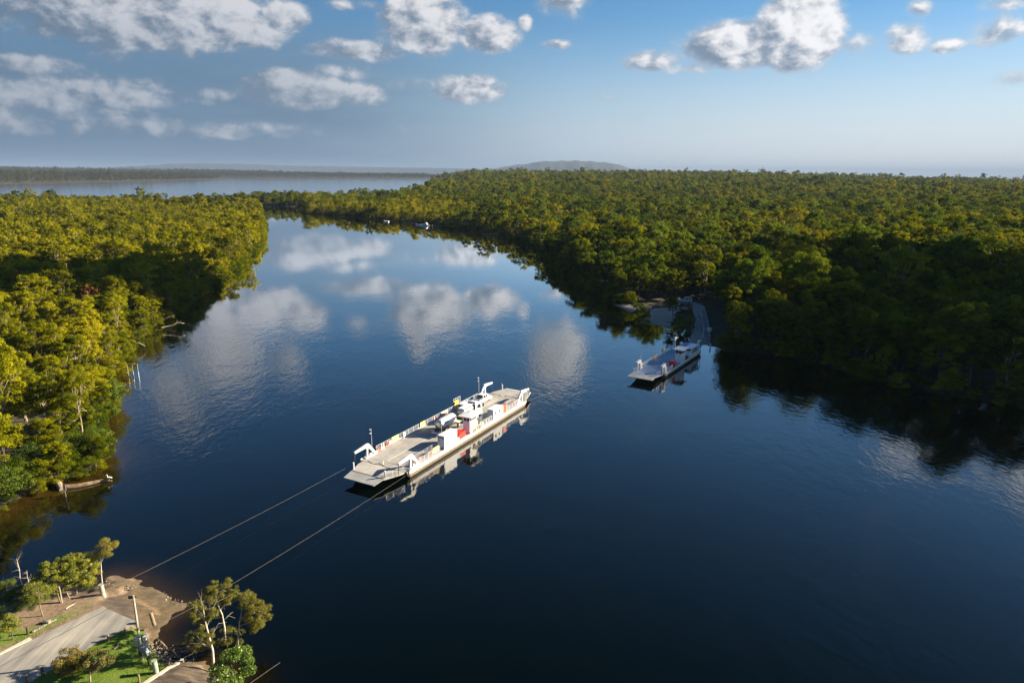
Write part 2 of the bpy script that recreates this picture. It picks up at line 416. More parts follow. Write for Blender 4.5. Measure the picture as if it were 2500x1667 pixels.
def build_world():
    w = bpy.data.worlds.new('World')
    sc.world = w
    w.use_nodes = True
    t = NT(w.node_tree)
    bg = w.node_tree.nodes['Background']
    bg.inputs[1].default_value = SKY_STRENGTH
    sky = t.n('ShaderNodeTexSky', sky_type='NISHITA', sun_disc=False, sun_elevation=SUN_EL, sun_rotation=SUN_AZ)
    sky.air_density, sky.dust_density, sky.ozone_density = 1.0, 0.15, 5.0
    hs = t.n('ShaderNodeHueSaturation')
    hs.inputs['Saturation'].default_value = 1.10; hs.inputs['Value'].default_value = 0.80
    t.l(t.mix(1.0, sky.outputs[0], (0.95, 1.01, 0.98, 1), 'MULTIPLY'), hs.inputs['Color'])
    tc = t.n('ShaderNodeTexCoord')
    sep = t.n('ShaderNodeSeparateXYZ'); t.l(tc.outputs['Generated'], sep.inputs[0])
    az = t.m('ARCTAN2', sep.outputs[0], sep.outputs[1])
    el = t.m('ARCSINE', sep.outputs[2])
    comb = t.n('ShaderNodeCombineXYZ'); t.l(az, comb.inputs[0]); t.l(t.m('MULTIPLY', el, 1.45), comb.inputs[1])
    vec = comb.outputs[0]

    def lumps(v):
        a = t.noise(v, 6.5, 5, 0.6, 0.3)
        b = t.noise(v, 27.0, 10, 0.59, 0.25)
        return t.m('ADD', t.m('MULTIPLY', t.m('SUBTRACT', a, 0.5), 1.3), t.m('MULTIPLY', t.m('SUBTRACT', b, 0.5), 1.5))

    def shifted(dx, dy):
        nd = t.n('ShaderNodeVectorMath', operation='ADD'); t.l(vec, nd.inputs[0]); nd.inputs[1].default_value = (dx, dy, 0)
        return nd.outputs[0]
    n0 = lumps(vec)
    n1 = lumps(shifted(0.013, 0.010))
    field, side = None, None
    blobs = []
    for x, y, rx, ry, wgt in CLOUDS:
        a, e = azel(x, y)
        a2, _ = azel(x + rx, y); _, e2 = azel(x, y - ry)
        blobs.append((a, e, abs(a2 - a) * 1.05, abs(e2 - e) * 1.05, wgt * 1.12))
    for x, y, rx, ry in OVERHEAD:
        a, e = azel(x, y)
        a2, _ = azel(x + rx, y); _, e2 = azel(x, y + ry)
        blobs.append((a, -e, abs(a2 - a) * 1.2, abs(abs(e2) - abs(e)) * 1.2, 0.95))
    for a, e, ra, re, wgt in blobs:
        dx = t.m('MULTIPLY', t.m('SUBTRACT', az, a), 1 / ra)
        dy = t.m('MULTIPLY', t.m('SUBTRACT', el, e), 1 / re)
        r2 = t.m('MULTIPLY_ADD', dx, dx, t.m('MULTIPLY', dy, dy))
        g = t.m('MULTIPLY', t.m('MAXIMUM', t.m('SUBTRACT', 1.6, r2), 0.0), wgt / 1.6)
        field = g if field is None else t.m('MAXIMUM', field, g)
        sd = t.m('MULTIPLY', g, t.m('MULTIPLY_ADD', dx, 0.75, t.m('MULTIPLY', dy, 0.55)))
        side = sd if side is None else t.m('ADD', side, sd)
    # scattered cumulus over the rest of the sky, like the part in view
    soft_ = t.m('MULTIPLY', t.smooth(t.m('ADD', field, t.m('MULTIPLY', n0, 0.7)), 0.05, 0.8), 0.68)
    absaz = t.m('ABSOLUTE', az)
    out = t.m('MAXIMUM', t.smooth(el, 0.27, 0.36), t.smooth(absaz, 0.70, 0.85))
    rest = t.m('MULTIPLY', t.smooth(t.noise(vec, 3.3, 2, 0.5), 0.50, 0.68), t.m('MULTIPLY', out, t.smooth(el, 0.42, 0.34)))
    field = t.m('MAXIMUM', field, t.m('MULTIPLY', rest, 0.9))
    dens = t.m('ADD', t.m('MULTIPLY', field, 1.5), t.m('MULTIPLY', n0, 1.25))
    dens = t.m('MULTIPLY', t.smooth(dens, 0.38, 1.08), t.smooth(field, 0.02, 0.30))
    lit = t.smooth(t.m('ADD', t.m('MULTIPLY', t.m('SUBTRACT', n0, n1), 1.15), t.m('MULTIPLY', side, 0.50)), -0.44, 0.36)
    thin = t.smooth(dens, 0.5, 1.0, 0.80, 1.0)
    lit = t.m('MULTIPLY', lit, thin)
    sunside = t.smooth(az, -0.75, 0.7)
    bright = t.mix(sunside, (3.9, 3.95, 4.2, 1), (6.2, 6.2, 6.3, 1))
    shade = t.mix(sunside, (0.85, 1.2, 1.7, 1), (1.5, 2.0, 2.7, 1))
    ccol = t.mix(lit, shade, bright)
    # dull stratus veil low over the west side of the view
    veil = t.m('MULTIPLY', t.smooth(az, 0.10, -0.34), t.smooth(el, 0.25, 0.10))
    streak = t.n('ShaderNodeVectorMath', operation='MULTIPLY'); t.l(vec, streak.inputs[0]); streak.inputs[1].default_value = (1.0, 5.0, 1.0)
    stn = t.noise(streak.outputs[0], 5.0, 6, 0.6)
    veil = t.m('MULTIPLY', veil, t.m('ADD', 0.45, t.m('MULTIPLY', stn, 0.75)), clamp=True)
    hzn = t.m('MULTIPLY', t.smooth(el, 0.22, 0.0), 0.88)
    base = t.mix(hzn, hs.outputs[0], t.mix(t.smooth(az, -0.6, 0.6), (1.6, 2.4, 3.45, 1), (4.9, 5.1, 5.5, 1)))
    base = t.mix(veil, base, (1.15, 1.65, 2.3, 1))
    base = t.mix(soft_, base, t.mix(sunside, (1.3, 1.7, 2.25, 1), (3.4, 3.9, 4.3, 1)))
    base = t.mix(1.0, base, t.mix(t.smooth(az, -0.7, 0.35), (0.62, 0.74, 0.82, 1), (1, 1, 1, 1)), 'MULTIPLY')
    col = t.mix(t.m('MULTIPLY', dens, t.m('SUBTRACT', 1.0, t.m('MULTIPLY', veil, 0.55))), base, ccol)
    t.l(col, bg.inputs[0])
build_world()

# ------------------------------------------------------------------ land outlines
def polar(xd, dist):
    a, _ = azel(xd, 500)
    return (dist * math.sin(a), dist * math.cos(a))
WEST = [(-1600, 40), (-240, 60), (-140, 78), (-100, 86)] + [at(*p) for p in [(0, 1185), (60, 1150), (120, 1122), (200, 1095), (248, 1062), (232, 1025), (240, 1000), (276, 950), (252, 895), (270, 860), (292, 820), (330, 775), (380, 740), (430, 712), (490, 668), (550, 615), (588, 580), (608, 545), (610, 515), (602, 492), (596, 484)]] + [(-420, 960), (-1600, 960)]
EAST = [(-1600, 1000), (-500, 1060)] + [at(*p) for p in [(590, 474), (690, 476), (697, 489), (780, 497), (900, 508), (1000, 519), (1140, 537), (1220, 565), (1265, 606), (1330, 660), (1398, 696)]] + \
    [(44, 246), (46, 240), (44.5, 229.5), (52, 222.5), (54, 212), (54, 203), (53, 197.5), (56, 194.5), (62, 192), (67, 190), (75, 187), (82, 178), (88, 165), (98, 154), (115, 142), (140, 126), (180, 104), (260, 60), (420, -60), (1500, -400), (5200, 800), (4200, 3600), polar(2352, 4300), polar(1800, 4700), polar(1500, 6500), polar(1480, 15000), polar(1000, 15000), polar(1010, 7000), polar(1000, 4500), polar(990, 3000), polar(985, 2150), polar(960, 1500), polar(850, 1260), polar(600, 1240), polar(300, 1150), polar(0, 1130), (-1600, 1300)]
FARSHORE = [polar(1010, 7000), polar(820, 6850), polar(520, 6600), polar(500, 5400), polar(380, 4500), polar(200, 3900), polar(0, 3450), (-4500, 2600), (-16000, 4000), (-14000, 15000), polar(1000, 15000)]
def e3(x, y): return at(x / 3.36 * 0.9408, (1300 + y / 3.36) * 0.9408, 0.0)
LANDING = [e3(*p) for p in [(-300, 640), (-60, 590), (150, 520), (330, 455), (520, 470), (700, 470), (800, 425), (830, 375), (900, 345), (1010, 352), (1120, 352), (1195, 412), (1260, 445), (1360, 490), (1450, 540), (1550, 585), (1545, 630), (1470, 660), (1400, 705), (1330, 790), (1290, 870), (1330, 930), (1390, 990), (1450, 1045), (1510, 1030), (1600, 1020), (1720, 1060), (1800, 1120), (1900, 1200), (1930, 1330)]] + [(-26, 44), (-90, 44), (-90, 64)]
LANDS = [np.array(p, dtype=float) for p in (WEST, EAST, FARSHORE, LANDING)]

def sdf_one(P, poly):
    a, b = poly, np.roll(poly, -1, 0)
    best = np.full(len(P), 1e18)
    inside = np.zeros(len(P), dtype=bool)
    for (ax, ay), (bx, by) in zip(a, b):
        dx, dy = bx - ax, by - ay
        px, py = P[:, 0] - ax, P[:, 1] - ay
        tt = np.clip((px * dx + py * dy) / (dx * dx + dy * dy + 1e-12), 0, 1)
        best = np.minimum(best, (px - tt * dx) ** 2 + (py - tt * dy) ** 2)
        cr = ((ay > P[:, 1]) != (by > P[:, 1])) & (P[:, 0] < (bx - ax) * (P[:, 1] - ay) / (by - ay + 1e-12) + ax)
        inside ^= cr
    d = np.sqrt(best)
    return np.where(inside, d, -d)

def sdf(P, which=(0, 1, 2)):
    P = np.asarray(P, dtype=float)
    return np.max([sdf_one(P, LANDS[i]) for i in which], axis=0)

def sstep(x, lo, hi):
    t = np.clip((x - lo) / (hi - lo), 0, 1)
    return t * t * (3 - 2 * t)

def wob(x, y, k, ph=0.0):
    return (np.sin(x * k + ph + 1.3 * np.sin(y * k * 0.7 + ph)) + np.sin(y * k * 1.3 + 2.1 + ph + 1.1 * np.sin(x * k * 0.6))) * 0.5

def land_h(x, y, s):
    d = np.hypot(x, y)
    az = np.arctan2(x, y)
    h = np.clip(s * 0.20 - 0.35, -2.5, 1.2)
    east = sstep(az, -0.16, -0.05)
    crest = 29 - 23 * sstep(az, 0.28, 0.62)
    h = h + east * crest * sstep(d, 700, 3000) * sstep(s, 0, 200)
    h = h + wob(x, y, 0.011) * 3.0 * sstep(d, 300, 800) * sstep(s, 5, 80) * (0.4 + 0.6 * east)
    far = sstep(d, 3000, 3600) * (1 - east)
    h = h + far * sstep(s, 0, 350) * (18 + 6 * wob(x, y, 0.002, 1.0)) + far * sstep(s, 900, 3800) * (44 + 16 * wob(x, y, 0.0011, 0.4))
    return h

def polar_grid(az, rad):
    A, Rr = np.meshgrid(az, rad)
    P = np.stack([Rr * np.sin(A), Rr * np.cos(A)], -1).reshape(-1, 2)
    nr, na = A.shape
    i = np.arange(nr - 1)[:, None] * na + np.arange(na - 1)[None, :]
    return P, np.stack([i, i + 1, i + na + 1, i + na], -1).reshape(-1, 4)

front = np.radians(np.arange(-66, 66.01, 0.45))
back = np.radians(np.arange(69, 291.01, 6.0))
AZ = np.concatenate([front, back, [front[0] + 2 * PI]])

def forest_floor_mat():
    m, t, p = new_mat('forest_floor')
    pos = t.n('ShaderNodeNewGeometry').outputs['Position']
    n = t.noise(pos, 0.15, 8, 0.65)
    t.l(t.ramp(n, [(0.3, (0.018, 0.018, 0.008)), (0.55, (0.045, 0.038, 0.018)), (0.75, (0.05, 0.06, 0.015))]), p.inputs['Base Color'])
    p.inputs['Roughness'].default_value = 0.95
    return m

rad = np.concatenate([np.arange(40, 300, 2.5), 300 * 1.018 ** np.arange(0, 225)])
P, Q = polar_grid(AZ, rad)
S = sdf(P)
Z = land_h(P[:, 0], P[:, 1], S)
RAMP_EAST = np.array([(36, 266), (43, 236), (52, 215), (50, 196), (60, 192), (65.5, 205), (71, 225), (77, 252), (79, 270), (70, 278), (58, 268), (50, 262)], dtype=float)
Z -= 0.75 * np.clip(sdf_one(P, RAMP_EAST) / 2.0 + 0.5, 0, 1)
ground = link(bpy.data.objects.new('ground', np_mesh('ground', np.column_stack([P, Z]), quads=Q, mats=[forest_floor_mat()], smooth=True)))
tag(ground, kind='structure')

# ------------------------------------------------------------------ river, lake and sea
def water_mat():
    m = bpy.data.materials.new('river_water')
    m.use_nodes = True
    t = NT(m.node_tree)
    m.node_tree.nodes.remove(m.node_tree.nodes['Principled BSDF'])
    pos = t.n('ShaderNodeNewGeometry').outputs['Position']
    sh = t.n('ShaderNodeAttribute', attribute_name='tint').outputs['Fac']
    f = t.m('MULTIPLY', sh, t.smooth(t.noise(pos, 0.25, 4, 0.6), 0.2, 0.7, 0.75, 1.1), clamp=True)
    sx = t.n('ShaderNodeSeparateXYZ'); t.l(pos, sx.inputs[0])
    open_lake = t.smooth(sx.outputs[1], 1050, 1400)      # the open lake has its bright sheen painted in pale and is ruffled by wind, the river dark and sheltered
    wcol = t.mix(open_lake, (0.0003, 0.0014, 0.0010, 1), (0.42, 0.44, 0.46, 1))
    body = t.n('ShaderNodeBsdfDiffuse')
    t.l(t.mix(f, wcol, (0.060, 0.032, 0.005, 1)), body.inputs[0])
    mp = t.n('ShaderNodeMapping'); t.l(pos, mp.inputs[0])
    mp.inputs['Rotation'].default_value = (0, 0, R(25)); mp.inputs['Scale'].default_value = (1.0, 0.5, 1.0)
    fine = t.noise(mp.outputs[0], 1.15, 3, 0.55, 0.4)
    mid = t.noise(mp.outputs[0], 0.36, 2, 0.5, 0.3)
    slick = t.smooth(t.noise(pos, 0.018, 3, 0.6), 0.35, 0.65, 0.35, 1.0)
    slick = t.m('MULTIPLY', slick, t.smooth(sx.outputs[1], 140, 330, 0.85, 0.13))     # calmer upriver
    h = t.m('MULTIPLY', t.m('ADD', t.m('MULTIPLY', fine, 1.5), t.m('MULTIPLY', mid, 2.2)), slick)
    b = t.n('ShaderNodeBump'); b.inputs['Strength'].default_value = 1.0; b.inputs['Distance'].default_value = 0.036
    t.l(h, b.inputs['Height'])
    gl = t.n('ShaderNodeBsdfGlossy'); gl.inputs[0].default_value = (1, 1, 1, 1)
    t.l(t.m('ADD', t.smooth(slick, 0.3, 1.0, 0.015, 0.05), t.m('MULTIPLY', open_lake, 0.08)), gl.inputs['Roughness'])
    t.l(b.outputs[0], gl.inputs['Normal'])
    fr = t.n('ShaderNodeFresnel'); fr.inputs[0].default_value = 1.33; t.l(b.outputs[0], fr.inputs['Normal'])
    k = t.m('MULTIPLY_ADD', fr.outputs[0], 2.3, -0.058, clamp=True)
    ms = t.n('ShaderNodeMixShader')
    t.l(k, ms.inputs[0]); t.l(body.outputs[0], ms.inputs[1]); t.l(gl.outputs[0], ms.inputs[2])
    t.l(ms.outputs[0], m.node_tree.nodes['Material Output'].inputs['Surface'])
    return m

azw = np.radians(np.concatenate([np.arange(-50, 50, 0.7), np.arange(50, 310.1, 5)]))
radw = np.concatenate([[2.0, 20.0], np.arange(40, 180, 1.6), 180 * 1.03 ** np.arange(0, 183)])
P, Q = polar_grid(azw, radw)
near = np.hypot(P[:, 0], P[:, 1]) < 400
shal = np.zeros(len(P))
shal[near] = np.maximum(np.exp(np.minimum(sdf(P[near], (3,)) + 0.5, 0) / 1.2) * 0.38, np.exp(np.minimum(sdf(P[near], (0,)) + 1.0, 0) / 3.0) * 0.55 * (P[near][:, 1] < 190))
wv = np.column_stack([P, np.zeros(len(P))])
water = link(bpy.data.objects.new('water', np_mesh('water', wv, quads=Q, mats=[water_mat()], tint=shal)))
tag(water, kind='structure')

# ------------------------------------------------------------------ mountain and far ridges
def ridge_mat():
    m, t, p = new_mat('forested_ridge')
    pos = t.n('ShaderNodeNewGeometry').outputs['Position']
    t.l(t.ramp(t.noise(pos, 0.004, 8, 0.65), [(0.3, (0.012, 0.02, 0.018)), (0.7, (0.03, 0.04, 0.035))]), p.inputs['Base Color'])
    p.inputs['Roughness'].default_value = 0.95
    return m
RIDGE = ridge_mat()

def ridge(name, prof, dist, depth, seed):
    """prof: (x on the photograph, height in metres); a rounded range with spurs"""
    azs = np.array([azel(x, 400)[0] for x, _ in prof]); hs = np.array([h for _, h in prof])
    aa = np.linspace(azs[0], azs[-1], 260)
    hh = np.interp(aa, azs, hs)
    rr = np.linspace(-1, 1, 25)
    A, T = np.meshgrid(aa, rr)
    H0 = np.tile(hh, (25, 1))
    D = dist + T * depth
    spur = 1 + 0.10 * np.sin(A * 160 + seed + 2 * np.sin(A * 60)) + 0.05 * np.sin(A * 420 + T * 4 + seed)
    prof_r = np.clip(1 - np.abs(T) ** 1.6, 0, 1)
    Zr = H0 * np.where(np.abs(T) < 0.05, 1 + 0.03 * np.sin(A * 300), prof_r * (spur * (1 - prof_r) + prof_r))
    V = np.stack([D * np.sin(A), D * np.cos(A), Zr - 1.0], -1).reshape(-1, 3)
    i = np.arange(24)[:, None] * 260 + np.arange(259)[None, :]
    q = np.stack([i, i + 1, i + 261, i + 260], -1).reshape(-1, 4)
    o = link(bpy.data.objects.new(name, np_mesh(name, V, quads=q, mats=[RIDGE], smooth=True)))
    return tag(o, kind='structure')
ridge('mountain', [(1090, 20), (1118, 170), (1140, 175), (1160, 215), (1190, 265), (1215, 290), (1240, 345), (1275, 350), (1320, 365), (1360, 345), (1385, 325), (1410, 300), (1430, 245), (1445, 190), (1480, 150), (1600, 110), (1680, 60), (1700, 10)], 17000, 2600, 1)
ridge('hills', [(-200, 90), (150, 110), (340, 230), (400, 290), (470, 310), (560, 300), (640, 270), (720, 260), (850, 240), (980, 225), (1060, 210), (1120, 190), (1250, 40)], 23000, 2000, 4)

# ------------------------------------------------------------------ haze
hz = MB().box(-41000, 41000, -41000, 41000, -3.6, 420.0).build('haze', bpy.data.materials.new('haze_air'))
tag(hz, kind='stuff')
hm = hz.data.materials[0]; hm.use_nodes = True
hm.node_tree.nodes.remove(hm.node_tree.nodes['Principled BSDF'])
pv = hm.node_tree.nodes.new('ShaderNodeVolumePrincipled')
pv.inputs['Color'].default_value = (0.26, 0.36, 0.54, 1)
pv.inputs['Density'].default_value = 0.00004
pv.inputs['Anisotropy'].default_value = 0.0
hm.node_tree.links.new(pv.outputs[0], hm.node_tree.nodes['Material Output'].inputs['Volume'])

# ------------------------------------------------------------------ trees
def cards(cent, normal, size, aspect, rng, droop=0.0):
    n = len(cent)
    nrm = normal / (np.linalg.norm(normal, axis=1, keepdims=True) + 1e-9)
    rv = rng.normal(size=(n, 3)); rv[:, 2] -= droop
    u = rv - nrm * np.sum(rv * nrm, 1, keepdims=True)
    u /= np.linalg.norm(u, axis=1, keepdims=True) + 1e-9
    w = np.cross(nrm, u)
    a = (size * 0.5)[:, None]; b = a * aspect
    v = np.stack([cent - u * a, cent + w * b + nrm * a * 0.25, cent + u * a, cent - w * b + nrm * a * 0.25], 1)
    return v.reshape(-1, 3), np.arange(n * 4).reshape(n, 4)

def puff_crown(rng, puffs, ncards, size, aspect, up=0.35, rnd=0.7, droop=0.0):
    """leaf cards through a set of flattened clumps (x, y, z, radius)"""
    pts, nr, tn = [], [], []
    tot = sum(p[3] ** 2 for p in puffs)
    for px, py, pz, pr in puffs:
        k = max(4, int(ncards * pr * pr / tot))
        d = rng.normal(size=(k * 2, 3)); d /= np.linalg.norm(d, axis=1, keepdims=True)
        d = d[d[:, 2] > -0.55][:k]
        rr = pr * rng.uniform(0.55, 1.08, len(d))[:, None]
        pts.append(np.array([px, py, pz]) + d * rr * np.array([1, 1, 0.66]))
        nr.append(d + rng.normal(size=d.shape) * rnd + np.array([0, 0, up]))
        tn.append(np.clip(rng.normal(0.5, 0.22) + rng.normal(0, 0.14, len(d)) , 0, 1))
    pts = np.concatenate(pts); nr = np.concatenate(nr); tn = np.concatenate(tn)
    sz = size * rng.uniform(0.6, 1.3, len(pts))
    v, q = cards(pts, nr, sz, aspect, rng, droop)
    return v, q, np.repeat(tn, 4)

def gum_puffs(rng, h, rad, n):
    out = []
    lobes = [(rng.uniform(0, 2 * PI), rng.uniform(0.25, 0.62) * rad, rng.uniform(0.70, 0.93) * h, rng.uniform(0.38, 0.6) * rad) for _ in range(rng.integers(4, 7))]
    for i in range(n):
        a, lr, lz, ls = lobes[i % len(lobes)]
        b = rng.uniform(0, 2 * PI); s = ls * math.sqrt(rng.uniform(0, 1))
        x = math.cos(a) * lr + math.cos(b) * s
        y = math.sin(a) * lr + math.sin(b) * s
        z = lz - (s / ls) ** 2 * ls * 0.62 + rng.normal(0, 0.03) * h
        out.append((x, y, z, rad * rng.uniform(0.11, 0.22)))
    for _ in range(n // 2):
        b = rng.uniform(0, 2 * PI); s = rad * rng.uniform(0.3, 0.85)
        out.append((math.cos(b) * s, math.sin(b) * s, h * rng.uniform(0.30, 0.66), rad * rng.uniform(0.12, 0.22)))
    return out

def limbs(rng, h, puffs, r0, n=8, lean=0.05, segs=6, bare=0):
    mb = MB()
    top = Vector((rng.normal(0, lean) * h, rng.normal(0, lean) * h, h * 0.55))
    mid = top * 0.5 + Vector((rng.normal(0, 0.25), rng.normal(0, 0.25), 0))
    mb.tube([(0, 0, -0.8), tuple(mid), tuple(top)], [r0, r0 * 0.78, r0 * 0.5], 7)
    pick = list(rng.permutation(len(puffs)))[:n]
    for k in pick:
        px, py, pz, pr = puffs[k]
        f = rng.uniform(0.55, 1.0)
        s = Vector((0, 0, 0)).lerp(top, f)
        e = Vector((px, py, pz + pr * 0.7))
        m_ = s.lerp(e, 0.5) + Vector((rng.normal(0, 0.3), rng.normal(0, 0.3), -0.06 * h))
        mb.tube([tuple(s), tuple(m_), tuple(e)], [r0 * 0.42, r0 * 0.27, r0 * 0.08], 5)
        for _ in range(2 + bare):
            e2 = e + Vector(rng.normal(0, pr * 0.9, 3)); e2.z = max(e2.z, pz)
            mb.tube([tuple(m_.lerp(e, 0.45)), tuple(e2)], [r0 * 0.17, r0 * 0.04], 4)
    return mb

def mesh_of(mb, name, m):
    o = mb.build(name, m); me = o.data
    bpy.data.objects.remove(o)
    return me

def make_gum(seed, h, rad, ncards, size, npuff, leaf, bark, nl=8):
    rng = np.random.default_rng(seed)
    pf = gum_puffs(rng, h, rad, npuff)
    v, q, tn = puff_crown(rng, pf, ncards, size, 0.55, 0.35, 0.5)
    crown = np_mesh('crown', v, quads=q, mats=[leaf], tint=tn)
    trunk = mesh_of(limbs(rng, h, pf, h * 0.016, nl), 'trunk', bark)
    return trunk, crown

def make_round(seed, h, rad, ncards, size, npuff, leaf, bark, low=0.12, aspect=0.6):
    """dense bush or mangrove leafy to the ground"""
    rng = np.random.default_rng(seed)
    pf = []
    for i in range(npuff):
        a = rng.uniform(0, 2 * PI); zz = rng.uniform(low, 0.92)
        rr = rad * math.sqrt(max(0.05, 1 - ((zz - 0.42) / 0.58) ** 2)) * rng.uniform(0.45, 0.95)
        pf.append((math.cos(a) * rr, math.sin(a) * rr, zz * h, rad * rng.uniform(0.2, 0.34)))
    v, q, tn = puff_crown(rng, pf, ncards, size, aspect, 0.3, 0.6)
    v[:, 2] = np.maximum(v[:, 2], 0.03)
    crown = np_mesh('crown', v, quads=q, mats=[leaf], tint=tn)
    trunk = mesh_of(limbs(rng, h, pf, max(0.05, h * 0.02), 6), 'trunk', bark)
    return trunk, crown

def merged(trunk, crown, name):
    """a far tree as one mesh"""
    nv = len(crown.vertices); nt_ = len(trunk.vertices)
    v = np.zeros(nv * 3); crown.vertices.foreach_get('co', v); v = v.reshape(-1, 3)
    w = np.zeros(nt_ * 3); trunk.vertices.foreach_get('co', w); w = w.reshape(-1, 3)
    q = np.arange(nv).reshape(-1, 4)
    tq, tt = [], []
    for p in trunk.polygons:
        i = [k + nv for k in p.vertices]
        if len(i) == 4: tq.append(i)
        else:
            tt += [(i[0], i[k], i[k + 1]) for k in range(1, len(i) - 1)]
    qq = np.concatenate([q, np.array(tq)])
    tn = np.zeros(nv + nt_, dtype=np.float32)
    a = np.zeros(nv, dtype=np.float32); crown.attributes['tint'].data.foreach_get('value', a); tn[:nv] = a
    mi = np.concatenate([np.zeros(len(q)), np.ones(len(tq)), np.ones(len(tt))]).astype(np.int32)
    return np_mesh(name, np.concatenate([v, w]), quads=qq, tris=np.array(tt), mats=[crown.materials[0], trunk.materials[0]], tint=tn, midx=mi)

NEAR_GUM = [make_gum(100 + k, 16.0, 4.6 + 0.3 * (k % 3), 16000, 0.30, 64, M['gum_leaf'], M['dark_bark'], 10) for k in range(7)]
NEAR_GUM += [make_round(150, 13.0, 4.4, 15000, 0.30, 56, M['fresh_leaf'], M['dark_bark'], 0.25), make_gum(151, 21.0, 6.4, 20000, 0.32, 80, M['fresh_leaf'], M['dark_bark'], 14)]
MID_GUM = [merged(*make_gum(200 + k, 16.0, 4.9, 5200, 0.44, 44, M['gum_leaf'], M['dark_bark'], 4), 'mid_gum') for k in range(6)]
MID_GUM += [merged(*make_round(250 + k, 13.0, 4.3, 5200, 0.42, 40, M['fresh_leaf'], M['dark_bark'], 0.3), 'mid_gum') for k in range(2)]
MID_GUM += [merged(*make_gum(260 + k, 20.0, 6.2, 6500, 0.46, 50, M['fresh_leaf'] if k else M['gum_leaf'], M['bark'], 8), 'mid_gum') for k in range(2)]
FAR_GUM = [merged(*make_round(350 + k, 14.0, 5.0, 1300, 0.8, 26, M['fresh_leaf'], M['dark_bark'], 0.3), 'far_gum') for k in range(2)] + [merged(*make_gum(300 + k, 16.0, 5.4, 1300, 0.86, 28, M['gum_leaf'], M['dark_bark'], 2), 'far_gum') for k in range(6)]
BUSH = [make_round(400 + k, 4.0, 2.6, 5000, 0.19, 32, M['mangrove_leaf'], M['dark_bark']) for k in range(3)]
def recolour(pair, leaf, bark):
    t_, c_ = pair[0].copy(), pair[1].copy()
    t_.materials[0] = bark; c_.materials[0] = leaf
    return t_, c_
def remat(me, leaf):
    c_ = me.copy(); c_.materials[0] = leaf
    return c_
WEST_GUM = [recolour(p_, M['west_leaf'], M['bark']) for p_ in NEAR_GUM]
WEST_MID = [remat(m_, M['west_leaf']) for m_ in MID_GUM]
BUSH_LOW = [merged(*recolour(b_, M['gum_leaf'], M['dark_bark']), 'low_bush') for b_ in BUSH]

def proto_collection(name, meshes):
    c = bpy.data.collections.new(name)
    for k, me in enumerate(meshes):
        c.objects.link(bpy.data.objects.new('%s_%02d' % (name, k), me))
    return c

def scatter_nodes():
    ng = bpy.data.node_groups.new('scatter', 'GeometryNodeTree')
    ng.interface.new_socket('Geometry', in_out='INPUT', socket_type='NodeSocketGeometry')
    ng.interface.new_socket('Source', in_out='INPUT', socket_type='NodeSocketCollection')
    ng.interface.new_socket('Geometry', in_out='OUTPUT', socket_type='NodeSocketGeometry')
    N = ng.nodes.new; L = ng.links.new
    gi, go = N('NodeGroupInput'), N('NodeGroupOutput')
    ci = N('GeometryNodeCollectionInfo'); ci.inputs['Separate Children'].default_value = True; ci.inputs['Reset Children'].default_value = True
    ip = N('GeometryNodeInstanceOnPoints'); ip.inputs['Pick Instance'].default_value = True
    L(gi.outputs[0], ip.inputs['Points']); L(gi.outputs[1], ci.inputs[0]); L(ci.outputs[0], ip.inputs['Instance'])
    for nm, ty, sock in (('pick', 'INT', 'Instance Index'), ('rot', 'FLOAT_VECTOR', 'Rotation'), ('scl', 'FLOAT_VECTOR', 'Scale')):
        na = N('GeometryNodeInputNamedAttribute'); na.data_type = ty; na.inputs[0].default_value = nm
        L(na.outputs[0], ip.inputs[sock])
    L(ip.outputs[0], go.inputs[0])
    return ng
SCATTER = scatter_nodes()

def scatter(name, P, rng, coll, smin, smax, label, cat, tall=0.26):
    n = len(P)
    me = bpy.data.meshes.new(name)
    me.vertices.add(n); me.vertices.foreach_set('co', np.asarray(P, dtype=np.float32).ravel())
    a = me.attributes.new('pick', 'INT', 'POINT'); a.data.foreach_set('value', rng.integers(0, len(coll.objects), n).astype(np.int32))
    rot = np.zeros((n, 3), np.float32); rot[:, 2] = rng.uniform(0, 2 * PI, n)
    a = me.attributes.new('rot', 'FLOAT_VECTOR', 'POINT'); a.data.foreach_set('vector', rot.ravel())
    s = rng.uniform(smin, smax, n); s = np.where(rng.uniform(0, 1, n) < 0.14, s * 1.28, np.where(rng.uniform(0, 1, n) < 0.3, s * 0.78, s)); s = s * (1 + 0.16 * wob(P[:, 0], P[:, 1], 0.035, 0.6)); k = np.column_stack([s, s, s * rng.uniform(1 - tall, 1 + tall, n)]).astype(np.float32)
    a = me.attributes.new('scl', 'FLOAT_VECTOR', 'POINT'); a.data.foreach_set('vector', k.ravel())
    o = link(bpy.data.objects.new(name, me))
    md = o.modifiers.new('scatter', 'NODES'); md.node_group = SCATTER
    key = [i.identifier for i in SCATTER.interface.items_tree if i.name == 'Source'][0]
    md[key] = coll
    return tag(o, label, cat, kind='stuff')

def jitter(x0, x1, y0, y1, sp, rng):
    gx, gy = np.meshgrid(np.arange(x0, x1, sp), np.arange(y0, y1, sp * 0.87))
    gx = gx + (np.arange(gx.shape[0]) % 2)[:, None] * sp * 0.5
    p = np.column_stack([gx.ravel(), gy.ravel()])
    return p + rng.uniform(-0.36, 0.36, p.shape) * sp

